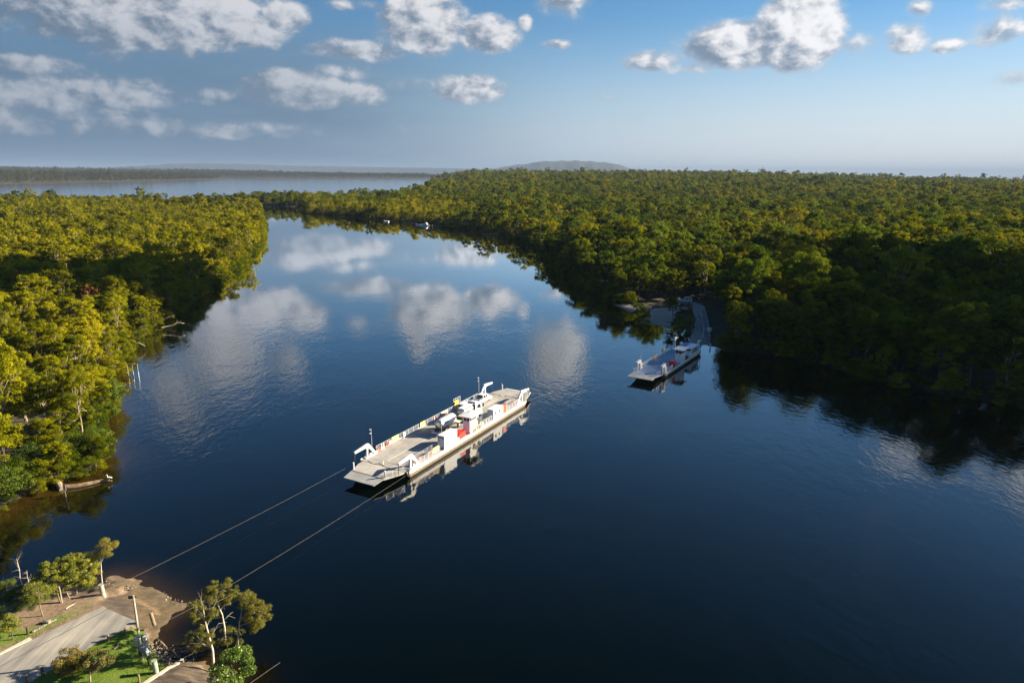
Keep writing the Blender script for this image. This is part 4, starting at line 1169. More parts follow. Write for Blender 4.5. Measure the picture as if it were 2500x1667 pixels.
def car(name, loc, rz, label, cat, body, L=4.6, W=1.85, H=1.72, kind='suv'):
    t = empty(name, loc, rz, label, cat)
    h2 = 0.95
    y = W / 2
    tum = lambda z: 0.0 if z < 0.9 else 0.16 * (z - 0.9)
    if kind == 'ute':
        b = MB().prism([(0, 0.45), (0, 0.98), (0.05, 1.02), (1.55, 1.02), (L - 1.15, 1.0), (L - 0.15, 0.9), (L, 0.72), (L, 0.42), (L - 0.3, 0.32), (0.3, 0.36)], -y, y).build('body', body, t)
        cabp = [(1.6, 1.0), (1.78, H - 0.06), (2.0, H), (3.2, H), (4.05, 1.0)]
        MB().box(0.08, 1.5, -y + 0.1, y - 0.1, 1.021, 1.04).build('tray', M['grey_box'], b)
        MB().bar((0.2, -y + 0.1, 1.25), (0.2, y - 0.1, 1.25), 0.06).bar((1.45, -y + 0.1, 1.3), (1.45, y - 0.1, 1.3), 0.06).bar((0.2, -y + 0.1, 1.25), (1.45, -y + 0.1, 1.3), 0.05).bar((0.2, y - 0.1, 1.25), (1.45, y - 0.1, 1.3), 0.05).build('tray_rack', M['grey_metal'], b)
        win = [(1.78, 2.6), (2.68, 3.55)]
    else:
        b = MB().prism([(0.05, 0.4), (0, 0.95), (0.1, 1.0), (L - 1.2, 1.0), (L - 0.15, 0.88), (L, 0.7), (L, 0.4), (L - 0.3, 0.3), (0.3, 0.3)], -y, y).build('body', body, t)
        cabp = [(0.08, 1.0), (0.3, H - 0.1), (0.55, H), (2.5, H), (2.85, H - 0.08), (3.65, 1.0)]
        win = [(0.45, 1.4), (1.5, 2.3), (2.38, 3.1)]
    c = MB().prism(cabp, -y + 0.06, y - 0.06, tum).build('cabin', body, b)
    z0, z1 = 1.06, H - 0.16
    for s in (-1, 1):
        for x0, x1 in win:
            sh = 0.0 if x1 < 3.0 else 0.42
            MB().add([(x0, s * (y - 0.052 - tum(z0)), z0), (x1, s * (y - 0.052 - tum(z0)), z0), (x1 - sh, s * (y - 0.052 - tum(z1)), z1), (x0 + 0.06, s * (y - 0.052 - tum(z1)), z1)], [(0, 1, 2, 3)]).build('side_window', M['glass'], b)
    xr0, xr1 = (1.6, 1.77) if kind == 'ute' else (0.08, 0.3)
    MB().add([(xr0 - 0.0, -y + 0.22, z0), (xr0 - 0.0, y - 0.22, z0), (xr1 - 0.03, y - 0.27, z1), (xr1 - 0.03, -y + 0.27, z1)], [(0, 1, 2, 3)]).build('rear_window', M['glass'], b)
    xf0, xf1 = (4.02, 3.32) if kind == 'ute' else (3.63, 2.97)
    MB().add([(xf0, -y + 0.2, z0), (xf0, y - 0.2, z0), (xf1, y - 0.25, z1), (xf1, -y + 0.25, z1)], [(0, 1, 2, 3)]).build('windscreen', M['glass'], b)
    for s in (-1, 1):
        MB().box(-0.02, 0.02, s * (y - 0.22) - 0.1, s * (y - 0.22) + 0.1, 0.72, 0.92).build('tail_light', M['red'], b)
        MB().box(L - 0.06, L + 0.01, s * (y - 0.3) - 0.15, s * (y - 0.3) + 0.15, 0.62, 0.76).build('headlight', M['clean_white'], b)
    MB().box(-0.06, 0.05, -y + 0.08, y - 0.08, 0.38, 0.55).build('rear_bumper', M['dark_metal'], b)
    for x in (0.85, L - 0.9):
        wheel(t, x, -y + 0.01, 0.36, -0.22); wheel(t, x, y - 0.01, 0.36, 0.22)
    return t
car('pickup_truck', on(F1, 33.9, 8.25, 1.256), F1_RZ - R(3), 'white double cab pickup with a racked tray by the ferry mast', 'pickup', M['clean_white'], 5.1, 1.85, 1.8, 'ute')
car('parked_car', on(F1, 28.1, 8.4, 1.256), F1_RZ, 'white wagon behind the pickup, hidden partly by the tanker cab', 'car', M['clean_white'], 4.7, 1.85, 1.72)

# ------------------------------------------------------------------ second, moored ferry
F2 = empty('cable_ferry', (39.29, 166.21, 0), R(57.14), 'shorter blue decked cable ferry moored in shade at the far ramp', 'ferry')
def ferry_two(f):
    D = 1.2
    B = 7.75
    MB().prism([(-1.3, 0.95), (-0.9, 0.35), (0.8, -0.6), (25.6, -0.6), (27.2, 0.35), (27.6, 0.95)], 0.15, B - 0.15).build('hull', M['hull_dark'], f)
    for v0, v1 in ((0.0, 0.16), (B - 0.16, B)):
        MB().bbox(-0.9, 27.2, v0, v1, 0.7, D + 0.1, 0.03).build('gunwale', M['cream'], f)
        MB().box(-0.7, 27.0, v0 + 0.03, v1 - 0.03, 0.28, 0.7).build('rubbing_strake', M['hull_dark'], f)
    MB().box(-1.2, 27.5, 0.16, B - 0.16, 0.95, D).build('deck', M['deck_blue'], f)
    for u in (5.5, 12.0, 19.0):
        MB().box(u, u + 0.06, 1.8, B - 0.3, D, D + 0.004).build('deck_seam', M['seam'], f)
    near_top = lambda x: D + 0.42 * min(1.0, (-1.2 - x) / 4.6)
    r = plan_plate([(-1.2, 0.5), (-5.8, 0.55), (-5.8, 7.0), (-1.2, B - 0.5)], near_top, 0.3).build('loading_ramp', M['deck_blue'], f)
    fl = lambda x: D + 0.40 - 0.08 * (-5.88 - x)
    plan_plate([(-5.88, 0.6), (-8.6, 0.5), (-8.6, 7.0), (-5.88, 6.95)], fl, 0.14).build('ramp_flap', M['deck_grey'], r)
    railing(f, [(-1.5, 0.65, D), (-5.2, 0.75, D + 0.35)], 0.95, 3, 1.1, M['grey_metal'], 0.05)
    railing(f, [(-1.5, B - 0.65, D), (-5.2, 6.9, D + 0.35)], 0.95, 3, 1.1, M['grey_metal'], 0.05)
    far_top = lambda x: D + 0.55 * min(1.0, (x - 27.5) / 4.5)
    r2 = plan_plate([(27.5, 0.9), (32.0, 1.3), (32.0, 6.4), (27.5, B - 0.9)], far_top, 0.3).build('loading_ramp', M['deck_blue'], f)
    MB().bar((32.0, 1.3, D + 0.6), (32.0, 6.4, D + 0.6), 0.12).build('ramp_lip', M['white'], r2)
    for v in (1.2, 6.55):
        MB().tube([(29.2, v, D), (29.2, v, D + 1.5)], 0.09, 6).build('ramp_post', M['white'], r2)
    MB().tube([(-1.9, 6.3, D + 0.1), (-1.2, 4.8, D + 0.05), (-1.6, 3.4, D + 0.1), (-0.8, 2.2, D + 0.04)], 0.03, 5).build('chain', M['seam'], f)
    for u, d in ((-0.6, -1),):
        for v in (0.55, B - 0.55):
            g = gantry(f, u, v, d, D, 2.25, th=0.55, boxy=True)
            MB().box(u + 0.35, u + 0.9, v - 0.2, v + 0.2, D, D + 1.1).build('winch_housing', M['cream'], g)
            lifebuoy(f, u + 1.3, v - 0.3, D + 0.9)
            MB().box(u + 0.2, u + 1.5, v - 0.31, v - 0.28, D + 0.1, D + 1.5).build('gantry_plate', M['white'], g)
    for v in (0.45, B - 0.4):
        gantry(f, 25.9, v, 1, D, 2.9, arm=2.2, th=0.34, back=1.2)
    railing(f, [(1.2, B - 0.25, D), (24.0, B - 0.25, D)], 1.05, 3, 1.3)
    railing(f, [(1.4, 0.28, D), (5.0, 0.28, D)], 1.05, 4, 0.9)
    railing(f, [(1.4, 1.75, D), (10.5, 1.75, D)], 1.05, 4, 1.5, M['grey_metal'])
    for u in (2.2, 3.4, 5.4, 7.6, 9.2, 13.2, 14.6, 16.8, 19.2, 22.6, 23.4):
        MB().box(u - 0.16, u + 0.16, B - 0.42, B - 0.3, D, D + 0.98).build('rail_box', M['clean_white'], f)
    notice(f, 10.6, B - 0.44, D + 0.15, 1.7, 1.0, M['amber'])
    MB().tube([(16.5, B - 0.2, D + 1.1), (16.6, B - 0.2, D + 1.25), (17.3, B - 0.2, D + 1.4), (17.9, B - 0.2, D + 1.25)], [0.2, 0.42, 0.46, 0.22], 10).build('raft_canister', M['bright_yellow'], f, True)
    notice(f, 4.2, 0.36, D + 0.15, 1.9, 0.9, M['clean_white'])
    rl = MB().bbox(5.8, 7.4, 0.4, 1.6, D, D + 1.35, 0.08).build('red_locker', M['red'], f)
    MB().bbox(5.7, 7.5, 0.3, 1.7, D + 1.35, D + 1.6, 0.08).build('lid', M['red'], rl)
    w = empty_part('wheelhouse', f)
    MB().bbox(11.0, 14.0, 0.1, 2.0, D, D + 2.55, 0.03).build('lower_wall', M['clean_white'], w)
    MB().box(11.06, 13.94, 0.16, 1.94, D + 2.55, D + 3.5).build('window_band', M['glass'], w)
    for u, v in ((11.02, 0.12), (11.02, 1.9), (13.9, 0.12), (13.9, 1.9), (12.4, 0.12), (11.02, 1.02)):
        MB().box(u, u + 0.08, v, v + 0.08, D + 2.55, D + 3.52).build('window_mullion', M['clean_white'], w)
    MB().bbox(10.5, 15.0, -0.45, 2.55, D + 3.5, D + 3.72, 0.06).build('roof', M['clean_white'], w)
    MB().tube([(12.8, 1.0, D + 3.7), (12.8, 1.0, D + 4.7)], 0.03, 5).build('aerial', M['grey_metal'], w)
    railing(f, [(12.0, 0.25, D), (16.5, 0.25, D)], 1.05, 4, 0.9, M['dark_metal'], 0.07)
    MB().bbox(15.2, 16.6, 0.4, 1.2, D, D + 0.9, 0.05).build('gear_box', M['grey_box'], f)
    d = MB().bbox(19.2, 24.2, 0.12, 1.95, D, D + 2.35, 0.04).build('crew_cabin', M['clean_white'], f)
    for u in (19.9, 21.0, 22.1, 23.2):
        MB().box(u, u + 0.6, 0.1, 0.118, D + 0.8, D + 2.0).build('window', M['glass'], d)
    MB().box(19.182, 19.198, 0.5, 1.6, D + 1.5, D + 2.0).build('window', M['glass'], d)
    MB().bbox(18.9, 24.5, -0.1, 2.2, D + 2.35, D + 2.48, 0.04).build('roof', M['clean_white'], d)
    for u, v, h in ((0.9, B - 0.2, 3.9), (25.0, B - 0.2, 4.6)):
        MB().tube([(u, v, D), (u, v, D + h)], 0.05, 6).build('light_mast', M['grey_metal'], f)
    for u in (-0.4, 26.8):
        MB().torus((u, 0.02, 0.95), (0, 1, 0), 0.36, 0.1, 14, 6).build('cable_wheel', M['grey_metal'], f)
ferry_two(F2)
bpy.context.view_layer.update()

# ------------------------------------------------------------------ the near landing
def g7(x, y, z=1.2): return at(x / 5.463 * 0.9408, (1380 + y / 5.463) * 0.9408, z)
def g8(x, y, z=1.2): return at((300 + x / 5.874) * 0.9408, (1400 + y / 5.874) * 0.9408, z)
def g3(x, y, z=1.2): return at(x / 3.36 * 0.9408, (1300 + y / 3.36) * 0.9408, z)
ROAD_UP = [g7(*p) for p in [(-520, 1440), (0, 1190), (430, 985), (640, 885), (850, 790), (1050, 700), (1200, 622), (1370, 545)]]
ROAD_DN = [g7(*p) for p in [(1600, 650), (1860, 750), (1690, 835), (1500, 925), (1230, 1075), (1000, 1195), (760, 1325), (600, 1440), (390, 1558), (120, 1700), (-200, 1880)]]
ROAD = np.array(ROAD_UP + ROAD_DN)
RAMP = np.array([g3(*p) for p in [(820, 590), (900, 500), (1020, 470), (1060, 420), (1190, 415)]] + [g3(*p, 0.1) for p in [(1360, 485), (1550, 590), (1530, 640)]] + [g3(*p) for p in [(1300, 700), (1150, 735)]])
SAND = np.array([g8(*p) for p in [(20, 280), (110, 245), (330, 330), (560, 430), (560, 480), (480, 520), (250, 410)]])
RAMP2 = np.array([g8(*p) for p in [(700, 1300), (870, 1230), (1000, 1240), (1290, 1340), (1310, 1700), (300, 1700), (480, 1440)]])
LAWN = np.array([g3(*p) for p in [(1155, 735), (1010, 800), (890, 865), (700, 950), (480, 1080), (330, 1170), (230, 1240), (180, 1400), (1130, 1400), (1180, 1230), (1400, 1085), (1290, 990), (1225, 880)]])
VERGE = np.array([g3(*p) for p in [(830, 575), (700, 640), (520, 745), (260, 868), (0, 975), (-220, 1080), (-220, 800), (0, 690), (120, 700), (230, 760), (420, 690), (600, 620), (760, 560)]])
MUD = np.array([g3(*p) for p in [(1240, 830), (1290, 780), (1400, 690), (1560, 640), (1640, 760), (1640, 1000), (1500, 1040), (1400, 1000), (1280, 900)]])
STONY = np.array([g3(*p) for p in [(1190, 820), (1260, 800), (1330, 900), (1480, 1035), (1400, 1075), (1280, 985), (1215, 900)]])

def landing_mat():
    m, t, p = new_mat('landing_ground')
    pos = t.n('ShaderNodeNewGeometry').outputs['Position']
    cv = t.n('ShaderNodeAttribute', attribute_name='cover').outputs['Color']
    sp = t.n('ShaderNodeSeparateColor'); t.l(cv, sp.inputs[0])
    n1 = t.noise(pos, 1.9, 10, 0.78); n2 = t.noise(pos, 6.0, 5, 0.65); n3 = t.noise(pos, 0.5, 4, 0.6)
    litter = t.ramp(n1, [(0.22, (0.035, 0.028, 0.012)), (0.42, (0.15, 0.10, 0.060)), (0.58, (0.25, 0.175, 0.115)), (0.70, (0.12, 0.11, 0.03)), (0.85, (0.20, 0.15, 0.09))])
    grass = t.ramp(n1, [(0.25, (0.060, 0.10, 0.008)), (0.5, (0.105, 0.165, 0.010)), (0.7, (0.17, 0.19, 0.02)), (0.85, (0.22, 0.19, 0.05))])
    mud = t.ramp(n1, [(0.25, (0.045, 0.030, 0.015)), (0.5, (0.10, 0.070, 0.035)), (0.75, (0.17, 0.125, 0.075))])
    mp = t.n('ShaderNodeMapping'); t.l(pos, mp.inputs[0]); mp.inputs['Rotation'].default_value = (0, 0, R(-52)); mp.inputs['Scale'].default_value = (0.35, 3.2, 1)
    st = t.noise(mp.outputs[0], 1.2, 6, 0.7)
    conc = t.ramp(st, [(0.3, (0.03, 0.022, 0.016)), (0.5, (0.085, 0.062, 0.044)), (0.7, (0.17, 0.128, 0.09))])
    def mask(ch, lo=0.35, hi=0.65):
        return t.smooth(t.m('ADD', sp.outputs[ch], t.m('MULTIPLY', t.m('SUBTRACT', n2, 0.5), 0.7)), lo, hi)
    c = t.mix(mask(0), litter, grass)
    c = t.mix(mask(2), c, conc)
    c = t.mix(mask(1), c, mud)
    sd = t.n('ShaderNodeAttribute', attribute_name='tint').outputs['Fac']
    sm = t.smooth(t.m('ADD', sd, t.m('MULTIPLY', t.m('SUBTRACT', st, 0.5), 0.9)), 0.5, 0.85)
    c = t.mix(sm, c, (0.27, 0.175, 0.095, 1))
    t.l(c, p.inputs['Base Color'])
    p.inputs['Roughness'].default_value = 0.92
    b = t.n('ShaderNodeBump'); b.inputs['Strength'].default_value = 0.6; b.inputs['Distance'].default_value = 0.12
    t.l(n2, b.inputs['Height']); t.l(b.outputs[0], p.inputs['Normal'])
    return m

gx, gy = np.arange(-92, -21.9, 0.3), np.arange(44.5, 84.1, 0.3)
X, Y = np.meshgrid(gx, gy)
P = np.stack([X, Y], -1).reshape(-1, 2)
S = sdf(P, (3,)) + 0.35 * wob(P[:, 0], P[:, 1], 1.7) + 0.18 * wob(P[:, 0], P[:, 1], 4.1, 2.0)
s_road = sdf_one(P, ROAD)
Zl = np.clip(S * 0.36 - 0.12, -1.4, 1.2)
flat = np.clip((s_road + 1.2) / 1.2, 0, 1)
Zl = Zl + 0.05 * wob(P[:, 0], P[:, 1], 1.1) * (1 - flat) * (S > 0)
s_ramp = sdf_one(P, RAMP)
rampz = np.clip(S * 0.20 - 0.05, -1.4, 1.2)
Zl = np.where(s_ramp > -0.5, np.where(S > 0, rampz, Zl), Zl)
soft = lambda s, w=0.5: np.clip(s / w * 0.5 + 0.5, 0, 1)
cov = np.zeros((len(P), 4), np.float32); cov[:, 3] = 1
cov[:, 0] = np.maximum(soft(sdf_one(P, LAWN)), 0.62 * soft(sdf_one(P, VERGE), 1.2))
cov[:, 1] = np.maximum(soft(sdf_one(P, np.array([g3(*q_) for q_ in [(800, 470), (900, 330), (1130, 330), (1180, 430), (1010, 440), (900, 500)]])), 0.8) * 0.7, np.maximum(np.maximum(soft(sdf_one(P, MUD), 0.8), np.clip(1.2 - S / 1.6, 0, 1) * 0.95), 0.85 * soft(s_ramp, 1.0) * np.clip(1.45 - S / 4.5, 0, 1)))
cov[:, 2] = np.maximum(np.maximum(soft(s_ramp, 0.8), soft(sdf_one(P, RAMP2), 0.6)), 0.75 * soft(sdf_one(P, STONY), 0.6))
land_me_q = None
i = np.arange(len(gy) - 1)[:, None] * len(gx) + np.arange(len(gx) - 1)[None, :]
q = np.stack([i, i + 1, i + len(gx) + 1, i + len(gx)], -1).reshape(-1, 4)
me = np_mesh('landing', np.column_stack([P, Zl]), quads=q, mats=[landing_mat()], tint=soft(sdf_one(P, SAND), 0.9), smooth=True)
a = me.attributes.new('cover', 'FLOAT_COLOR', 'POINT'); a.data.foreach_set('color', cov.ravel())
tag(link(bpy.data.objects.new('river_bank', me)), kind='structure')

def asphalt_mat():
    m, t, p = new_mat('worn_asphalt')
    pos = t.n('ShaderNodeNewGeometry').outputs['Position']
    mp = t.n('ShaderNodeMapping'); t.l(pos, mp.inputs[0]); mp.inputs['Rotation'].default_value = (0, 0, R(-55)); mp.inputs['Scale'].default_value = (1.6, 0.16, 1)
    st = t.noise(mp.outputs[0], 0.8, 5, 0.6); n = t.noise(pos, 14.0, 4, 0.7); n1 = t.noise(pos, 0.35, 5, 0.6)
    f = t.m('ADD', t.m('MULTIPLY', st, 0.75), t.m('ADD', t.m('MULTIPLY', n, 0.25), t.m('MULTIPLY', t.m('SUBTRACT', n1, 0.5), 0.4)))
    t.l(t.ramp(f, [(0.30, (0.15, 0.142, 0.128)), (0.5, (0.24, 0.225, 0.20)), (0.72, (0.40, 0.36, 0.30))]), p.inputs['Base Color'])
    p.inputs['Roughness'].default_value = 0.9
    return m
ASPH = asphalt_mat()

def sheet(name, outline, z, m, th=0.0, wobble=0.0, kind='structure'):
    pts = []
    rg = np.random.default_rng(5)
    n = len(outline)
    for k in range(n):
        a, b = np.array(outline[k]), np.array(outline[(k + 1) % n])
        c = max(1, int(np.linalg.norm(b - a) / 0.8)) if wobble else 1
        for j in range(c):
            p = a + (b - a) * j / c
            pts.append(tuple(p + (rg.normal(0, wobble, 2) if wobble else 0)))
    mb = MB().add([(x, y, z) for x, y in pts] + [(x, y, z - max(th, 0.05)) for x, y in pts],
                  [tuple(range(len(pts))), tuple(range(2 * len(pts) - 1, len(pts) - 1, -1))] + [(k, k + len(pts), (k + 1) % len(pts) + len(pts), (k + 1) % len(pts)) for k in range(len(pts))])
    o = mb.build(name, m)
    if kind: o['kind'] = kind
    return o
sheet('road', [tuple(p) for p in ROAD], 1.222, ASPH, 0.08, 0.07)
# pale concrete kerb along the upper edge of the road
kb = [g7(*p) for p in [(-520, 1420), (0, 1170), (395, 962), (425, 985), (0, 1195), (-520, 1446)]]
sheet('kerb', kb, 1.30, M['kerb'], 0.2)
kb2 = [g8(*p) for p in [(270, 1580), (420, 1480), (640, 1340), (860, 1225), (880, 1245), (660, 1365), (450, 1500), (320, 1580)]]
sheet('kerb', kb2, 1.29, M['kerb'], 0.2, 0.05)
# stone edging beside the cable anchor
ed = empty('stone_edging', (*g7(540, 830), 1.2), 0, 'strip of pale edging stones by the cable anchor', 'edging')
ea, eb = Vector((*g7(450, 880), 0)), Vector((*g7(730, 730), 0))
for k in range(14):
    p = ea.lerp(eb, k / 13.0); o = Vector((*g7(540, 830), 1.2))
    MB().bbox(-0.16, 0.16, -0.12, 0.12, 0, 0.14, 0.03).build('stone', M['stone'], ed, loc=(p.x - o.x + random.uniform(-.05, .05), p.y - o.y + random.uniform(-.05, .05), 0.0), rz=random.uniform(0, 3))

# lawn and verge grass
def tufts(name, poly, n, hgt, label, seed, keep=1.0):
    rg = np.random.default_rng(seed)
    lo, hi = poly.min(0), poly.max(0)
    lo = np.maximum(lo, (-66, 54)); 
    p = rg.uniform(lo, hi, (n * 3, 2))
    s = sdf_one(p, poly)
    k = (s > 0.05) & (sdf_one(p, ROAD) < -0.05) & (sdf(p, (3,)) > 0.8)
    if keep < 1.0:
        k &= wob(p[:, 0], p[:, 1], 1.2, 0.7) > keep
    p = p[k][:n]
    c = np.column_stack([p, np.full(len(p), 1.2 + hgt * 0.42)])
    nr = rg.normal(size=(len(p), 3)); nr[:, 2] = np.abs(nr[:, 2]) * 0.5 + 0.9
    v, q = cards(c, nr, hgt * rg.uniform(0.8, 2.2, len(p)), 0.45, rg)
    tn = np.clip(0.5 + 0.28 * wob(p[:, 0], p[:, 1], 0.9) + rg.normal(0, 0.18, len(p)), 0, 1)
    o = link(bpy.data.objects.new(name, np_mesh(name, v, quads=q, mats=[M['grass_blade']], tint=np.repeat(tn, 4))))
    return tag(o, label, 'grass', kind='stuff')
tufts('lawn_grass', LAWN, 16000, 0.05, 'short green lawn beside the landing road', 21)
tufts('verge_grass', VERGE, 6000, 0.06, 'patchy dry grass on the road verge', 22, 0.0)

# bollards and posts
def round_post(name, xy, r, h, m, label, cat, group, lean=(0, 0), capm=None, z=1.2):
    o = MB().tube([(0, 0, -0.4), (0, 0, h * 0.5), (0, 0, h - 0.04), (0, 0, h)], [r * 1.03, r, r, r * 0.86], 10).build(name, m, None, True)
    o.location = (*xy, z); o.rotation_euler = (lean[0], lean[1], 0)
    tag(o, label, cat, group)
    if capm:
        MB().tube([(0, 0, h), (0, 0, h + 0.05)], r * 1.1, 10).build('cap', capm, o)
    return o
BG = 'timber bollards along the landing road'
round_post('bollard', g7(375, 910), 0.13, 0.85, M['dark_post'], 'dark timber bollard on the verge below the stone edging', 'bollard', BG)
round_post('bollard', g7(577, 1468), 0.15, 0.95, M['dark_post'], 'dark bollard at the road edge beside the rusty shrub', 'bollard', BG)
round_post('bollard', g7(372, 1572), 0.15, 0.95, M['dark_post'], 'dark bollard at the lower road edge cut by the frame', 'bollard', BG)
round_post('bollard', g7(1450, 1000), 0.12, 0.75, M['timber'], 'pale bollard on the lawn edge behind the rusty shrub', 'bollard', BG)
round_post('bollard', g7(1675, 900), 0.12, 0.72, M['timber'], 'pale bollard on the lawn edge beside the power pole', 'bollard', BG)
round_post('bollard', g8(240, 1555), 0.10, 0.9, M['timber'], 'thin pale post on the lawn beside the brown track', 'bollard', BG)
GG = 'thick cable guide posts at the landing'
round_post('guide_post', g7(1375, 388), 0.27, 1.35, M['green_post'], 'thick green grey guide post beside the thin bare tree', 'post', GG, (0.03, -0.05), M['green_post'])
round_post('guide_post', g8(438, 690), 0.20, 1.15, M['timber'], 'leaning pale guide post on the bare ramp shoulder', 'post', GG, (-0.10, -0.22))
round_post('guide_post', g8(478, 1410), 0.25, 1.35, M['green_post'], 'thick guide post at the lawn corner above the brown track', 'post', GG, (0.02, -0.03), M['green_post'])
ao = MB().bbox(-0.35, 0.35, -0.25, 0.25, 0, 0.35, 0.06).build('cable_anchor', M['stone']); ao.location = (*g7(632, 768), 1.2)
tag(ao, 'small concrete cable anchor block on the leaf litter', 'anchor')
MB().torus((0, 0, 0.36), (1, 0.3, 0), 0.16, 0.04, 12, 5).build('shackle', M['dark_metal'], ao)

# power pole with its meter boxes, and the separate cabinet
pp = empty('power_pole', (*g8(272, 1178), 1.2), 0, 'tall pale timber power pole with meter boxes on the lawn', 'pole')
MB().tube([(0, 0, -1.0), (0, 0, 3.5), (0, 0, 7.15)], [0.14, 0.12, 0.10], 12).build('shaft', M['pole_wood'], pp, True)
hd = MB().bar((-0.45, -0.08, 6.9), (0.3, 0.08, 6.95), 0.09).build('crossarm', M['dark_metal'], pp)
for k in range(3):
    MB().tube([(-0.42 + 0.16 * k, -0.06, 6.8), (-0.42 + 0.16 * k, -0.06, 6.95), (-0.42 + 0.16 * k, -0.06, 7.1)], [0.09, 0.06, 0.09], 8).build('insulator', M['wire'], hd)
for x, y, z in ((-0.48, -0.12, 1.2), (0.20, 0.22, 1.25)):
    bx = MB().bbox(x, x + 0.34, y, y + 0.3, z, z + 0.75, 0.03).build('meter_box', M['dark_bark'] if False else M['grey_metal'], pp)
    MB().bbox(x - 0.04, x + 0.38, y - 0.04, y + 0.34, z + 0.75, z + 0.82, 0.02).build('lid', M['blue_box'], bx)
MB().box(-0.19, 0.19, -0.175, -0.16, 0.1, 1.1).build('cable_guard', M['dark_metal'], pp)
cb = empty('meter_cabinet', (*g8(368, 1262), 1.2), R(-8), 'grey sloping cabinet on a dark post beside the power pole', 'cabinet')
MB().box(-0.08, 0.08, -0.08, 0.08, -0.4, 1.0).build('post', M['dark_post'], cb)
cbb = MB().prism([(-0.62, 1.55), (0.02, 0.78), (0.14, 0.85), (0.14, 1.32), (-0.35, 1.95), (-0.62, 1.95)], -0.30, 0.30).build('housing', M['grey_box'], cb)
MB().box(0.141, 0.155, -0.24, 0.24, 0.86, 1.28).build('door_plate', M['clean_white'], cbb)
MB().box(0.156, 0.16, -0.1, 0.1, 1.02, 1.14).build('notice', M['pale_blue'], cbb)

# wires and cables
def cable(name, pts, r, m, label, cat='cable', sag=0.0, n=14, group=None):
    out = []
    for a, b in zip(pts[:-1], pts[1:]):
        a, b = Vector(a), Vector(b)
        for k in range(n):
            f = k / n
            p = a.lerp(b, f); p.z -= sag * 4 * f * (1 - f) * (b - a).length / 40.0
            out.append(tuple(p))
    out.append(tuple(pts[-1]))
    return tag(MB().tube(out, r, 5).build(name, m), label, cat, group)
cable('power_line', [(pp.location.x - 0.3, pp.location.y, 8.2), (*g7(-700, 1700, 6.3), 6.3)], 0.022, M['wire'], 'thin black power line running from the pole over the road', 'wire', 0.3)
gp1 = g7(1375, 388)
c1o = (-28.15, 107.6, 1.3)
cable('guide_cable', [(*g7(640, 765), 1.42), (gp1[0] + 0.32, gp1[1] - 0.2, 1.75), c1o], 0.008, M['cable'], 'pale guide cable from the stone anchor past the green post to the ferry', 'cable', 0.25)
cable('guide_cable', [(*g7(1490, 1150), 1.3), (*g8(270, 895), 1.55), (*g8(1000, 485, 1.4), 1.4), on(F1, -1.6, 0.25, 0.75)], 0.008, M['cable'], 'pale guide cable from the lawn turnbuckle across the ramp to the ferry', 'cable', 0.25)
cable('guide_cable', [(*g8(200, 1610), 1.32), (*g8(880, 1215), 1.3), (*g8(1400, 942, 0.4), 0.4), (*g8(1560, 850, -0.3), -0.3)], 0.008, M['rope'], 'sandy cable along the brown track sinking beneath the casuarinas', 'cable')
cable('guide_cable', [(*at(575, 1568, 0.9), 0.9), (*at(612, 1542, 0.45), 0.45), (*at(650, 1516, -0.1), -0.1)], 0.008, M['cable'], 'short white cable dipping into the river behind the glossy tree', 'cable')
cable('guide_cable', [on(F1, 42.0, 0.1, 1.0), (*at(1283, 894, -0.2), -0.2)], 0.008, M['cable'], 'guide cable from the long ferry far end into the river', 'cable', 0.1)
cable('guide_cable', [on(F2, -8.0, 7.0, 1.4), (*at(1424, 877, -0.2), -0.2)], 0.008, M['wire'], 'dark cable from the moored ferry flap into the river', 'cable')
cable('guide_cable', [on(F2, -1.4, 0.0, 0.7), (*at(1492, 900, -0.2), -0.2)], 0.008, M['rope'], 'slack cable from the moored ferry hull corner into the river', 'cable')
tb = empty('turnbuckle', (*g7(1580, 1098), 1.33), 0, 'small steel turnbuckle in the cable on the lawn', 'turnbuckle')
MB().torus((0, 0, 0), (0.3, -0.3, 1), 0.16, 0.045, 12, 5).build('eye', M['rope'], tb)
MB().tube([(-0.3, -0.25, 0), (0.3, 0.25, 0.02)], 0.05, 6).build('screw', M['rope'], tb)

# rubble and logs
def rubble(name, pts, label, seed, smin=0.1, smax=0.3):
    rg = np.random.default_rng(seed); mb = MB()
    for x, y, z in pts:
        s = rg.uniform(smin, smax)
        d = rg.normal(size=(6, 3)) * 0.22 + np.array([(1, 0, 0), (-1, 0, 0), (0, 1, 0), (0, -1, 0), (0, 0, 0.7), (0, 0, -0.7)])
        v = [(x + s * a, y + s * b, z + s * c * 0.8) for a, b, c in d]
        mb.add(v, [(0, 2, 4), (2, 1, 4), (1, 3, 4), (3, 0, 4), (2, 0, 5), (1, 2, 5), (3, 1, 5), (0, 3, 5)])
    return tag(mb.build(name, M['stone']), label, 'stones', kind='stuff')
rg = np.random.default_rng(8)
pts = []
for k in range(60):
    f = rg.uniform(0, 1); x, y = g7(1330 + 480 * f + rg.normal(0, 25), 285 - 12 * math.sin(f * 6) + rg.normal(0, 22) - 20 * f, 0.9)
    pts.append((x, y, 0.75 + rg.uniform(-0.15, 0.15)))
rubble('rubble', pts, 'line of broken pale stones below the bare tree', 1, 0.06, 0.16)
pts = []
for k in range(50):
    f = rg.uniform(0, 1)
    a = np.array(g3(1290, 480, 0.1)) * (1 - f) + np.array(g3(1500, 610, 0.1)) * f
    pts.append((a[0] + rg.normal(0, 0.3), a[1] + rg.normal(0, 0.3), 0.08 + rg.uniform(-0.05, 0.12)))
rubble('rubble', pts, 'broken white stones along the ramp water edge', 2, 0.04, 0.13)
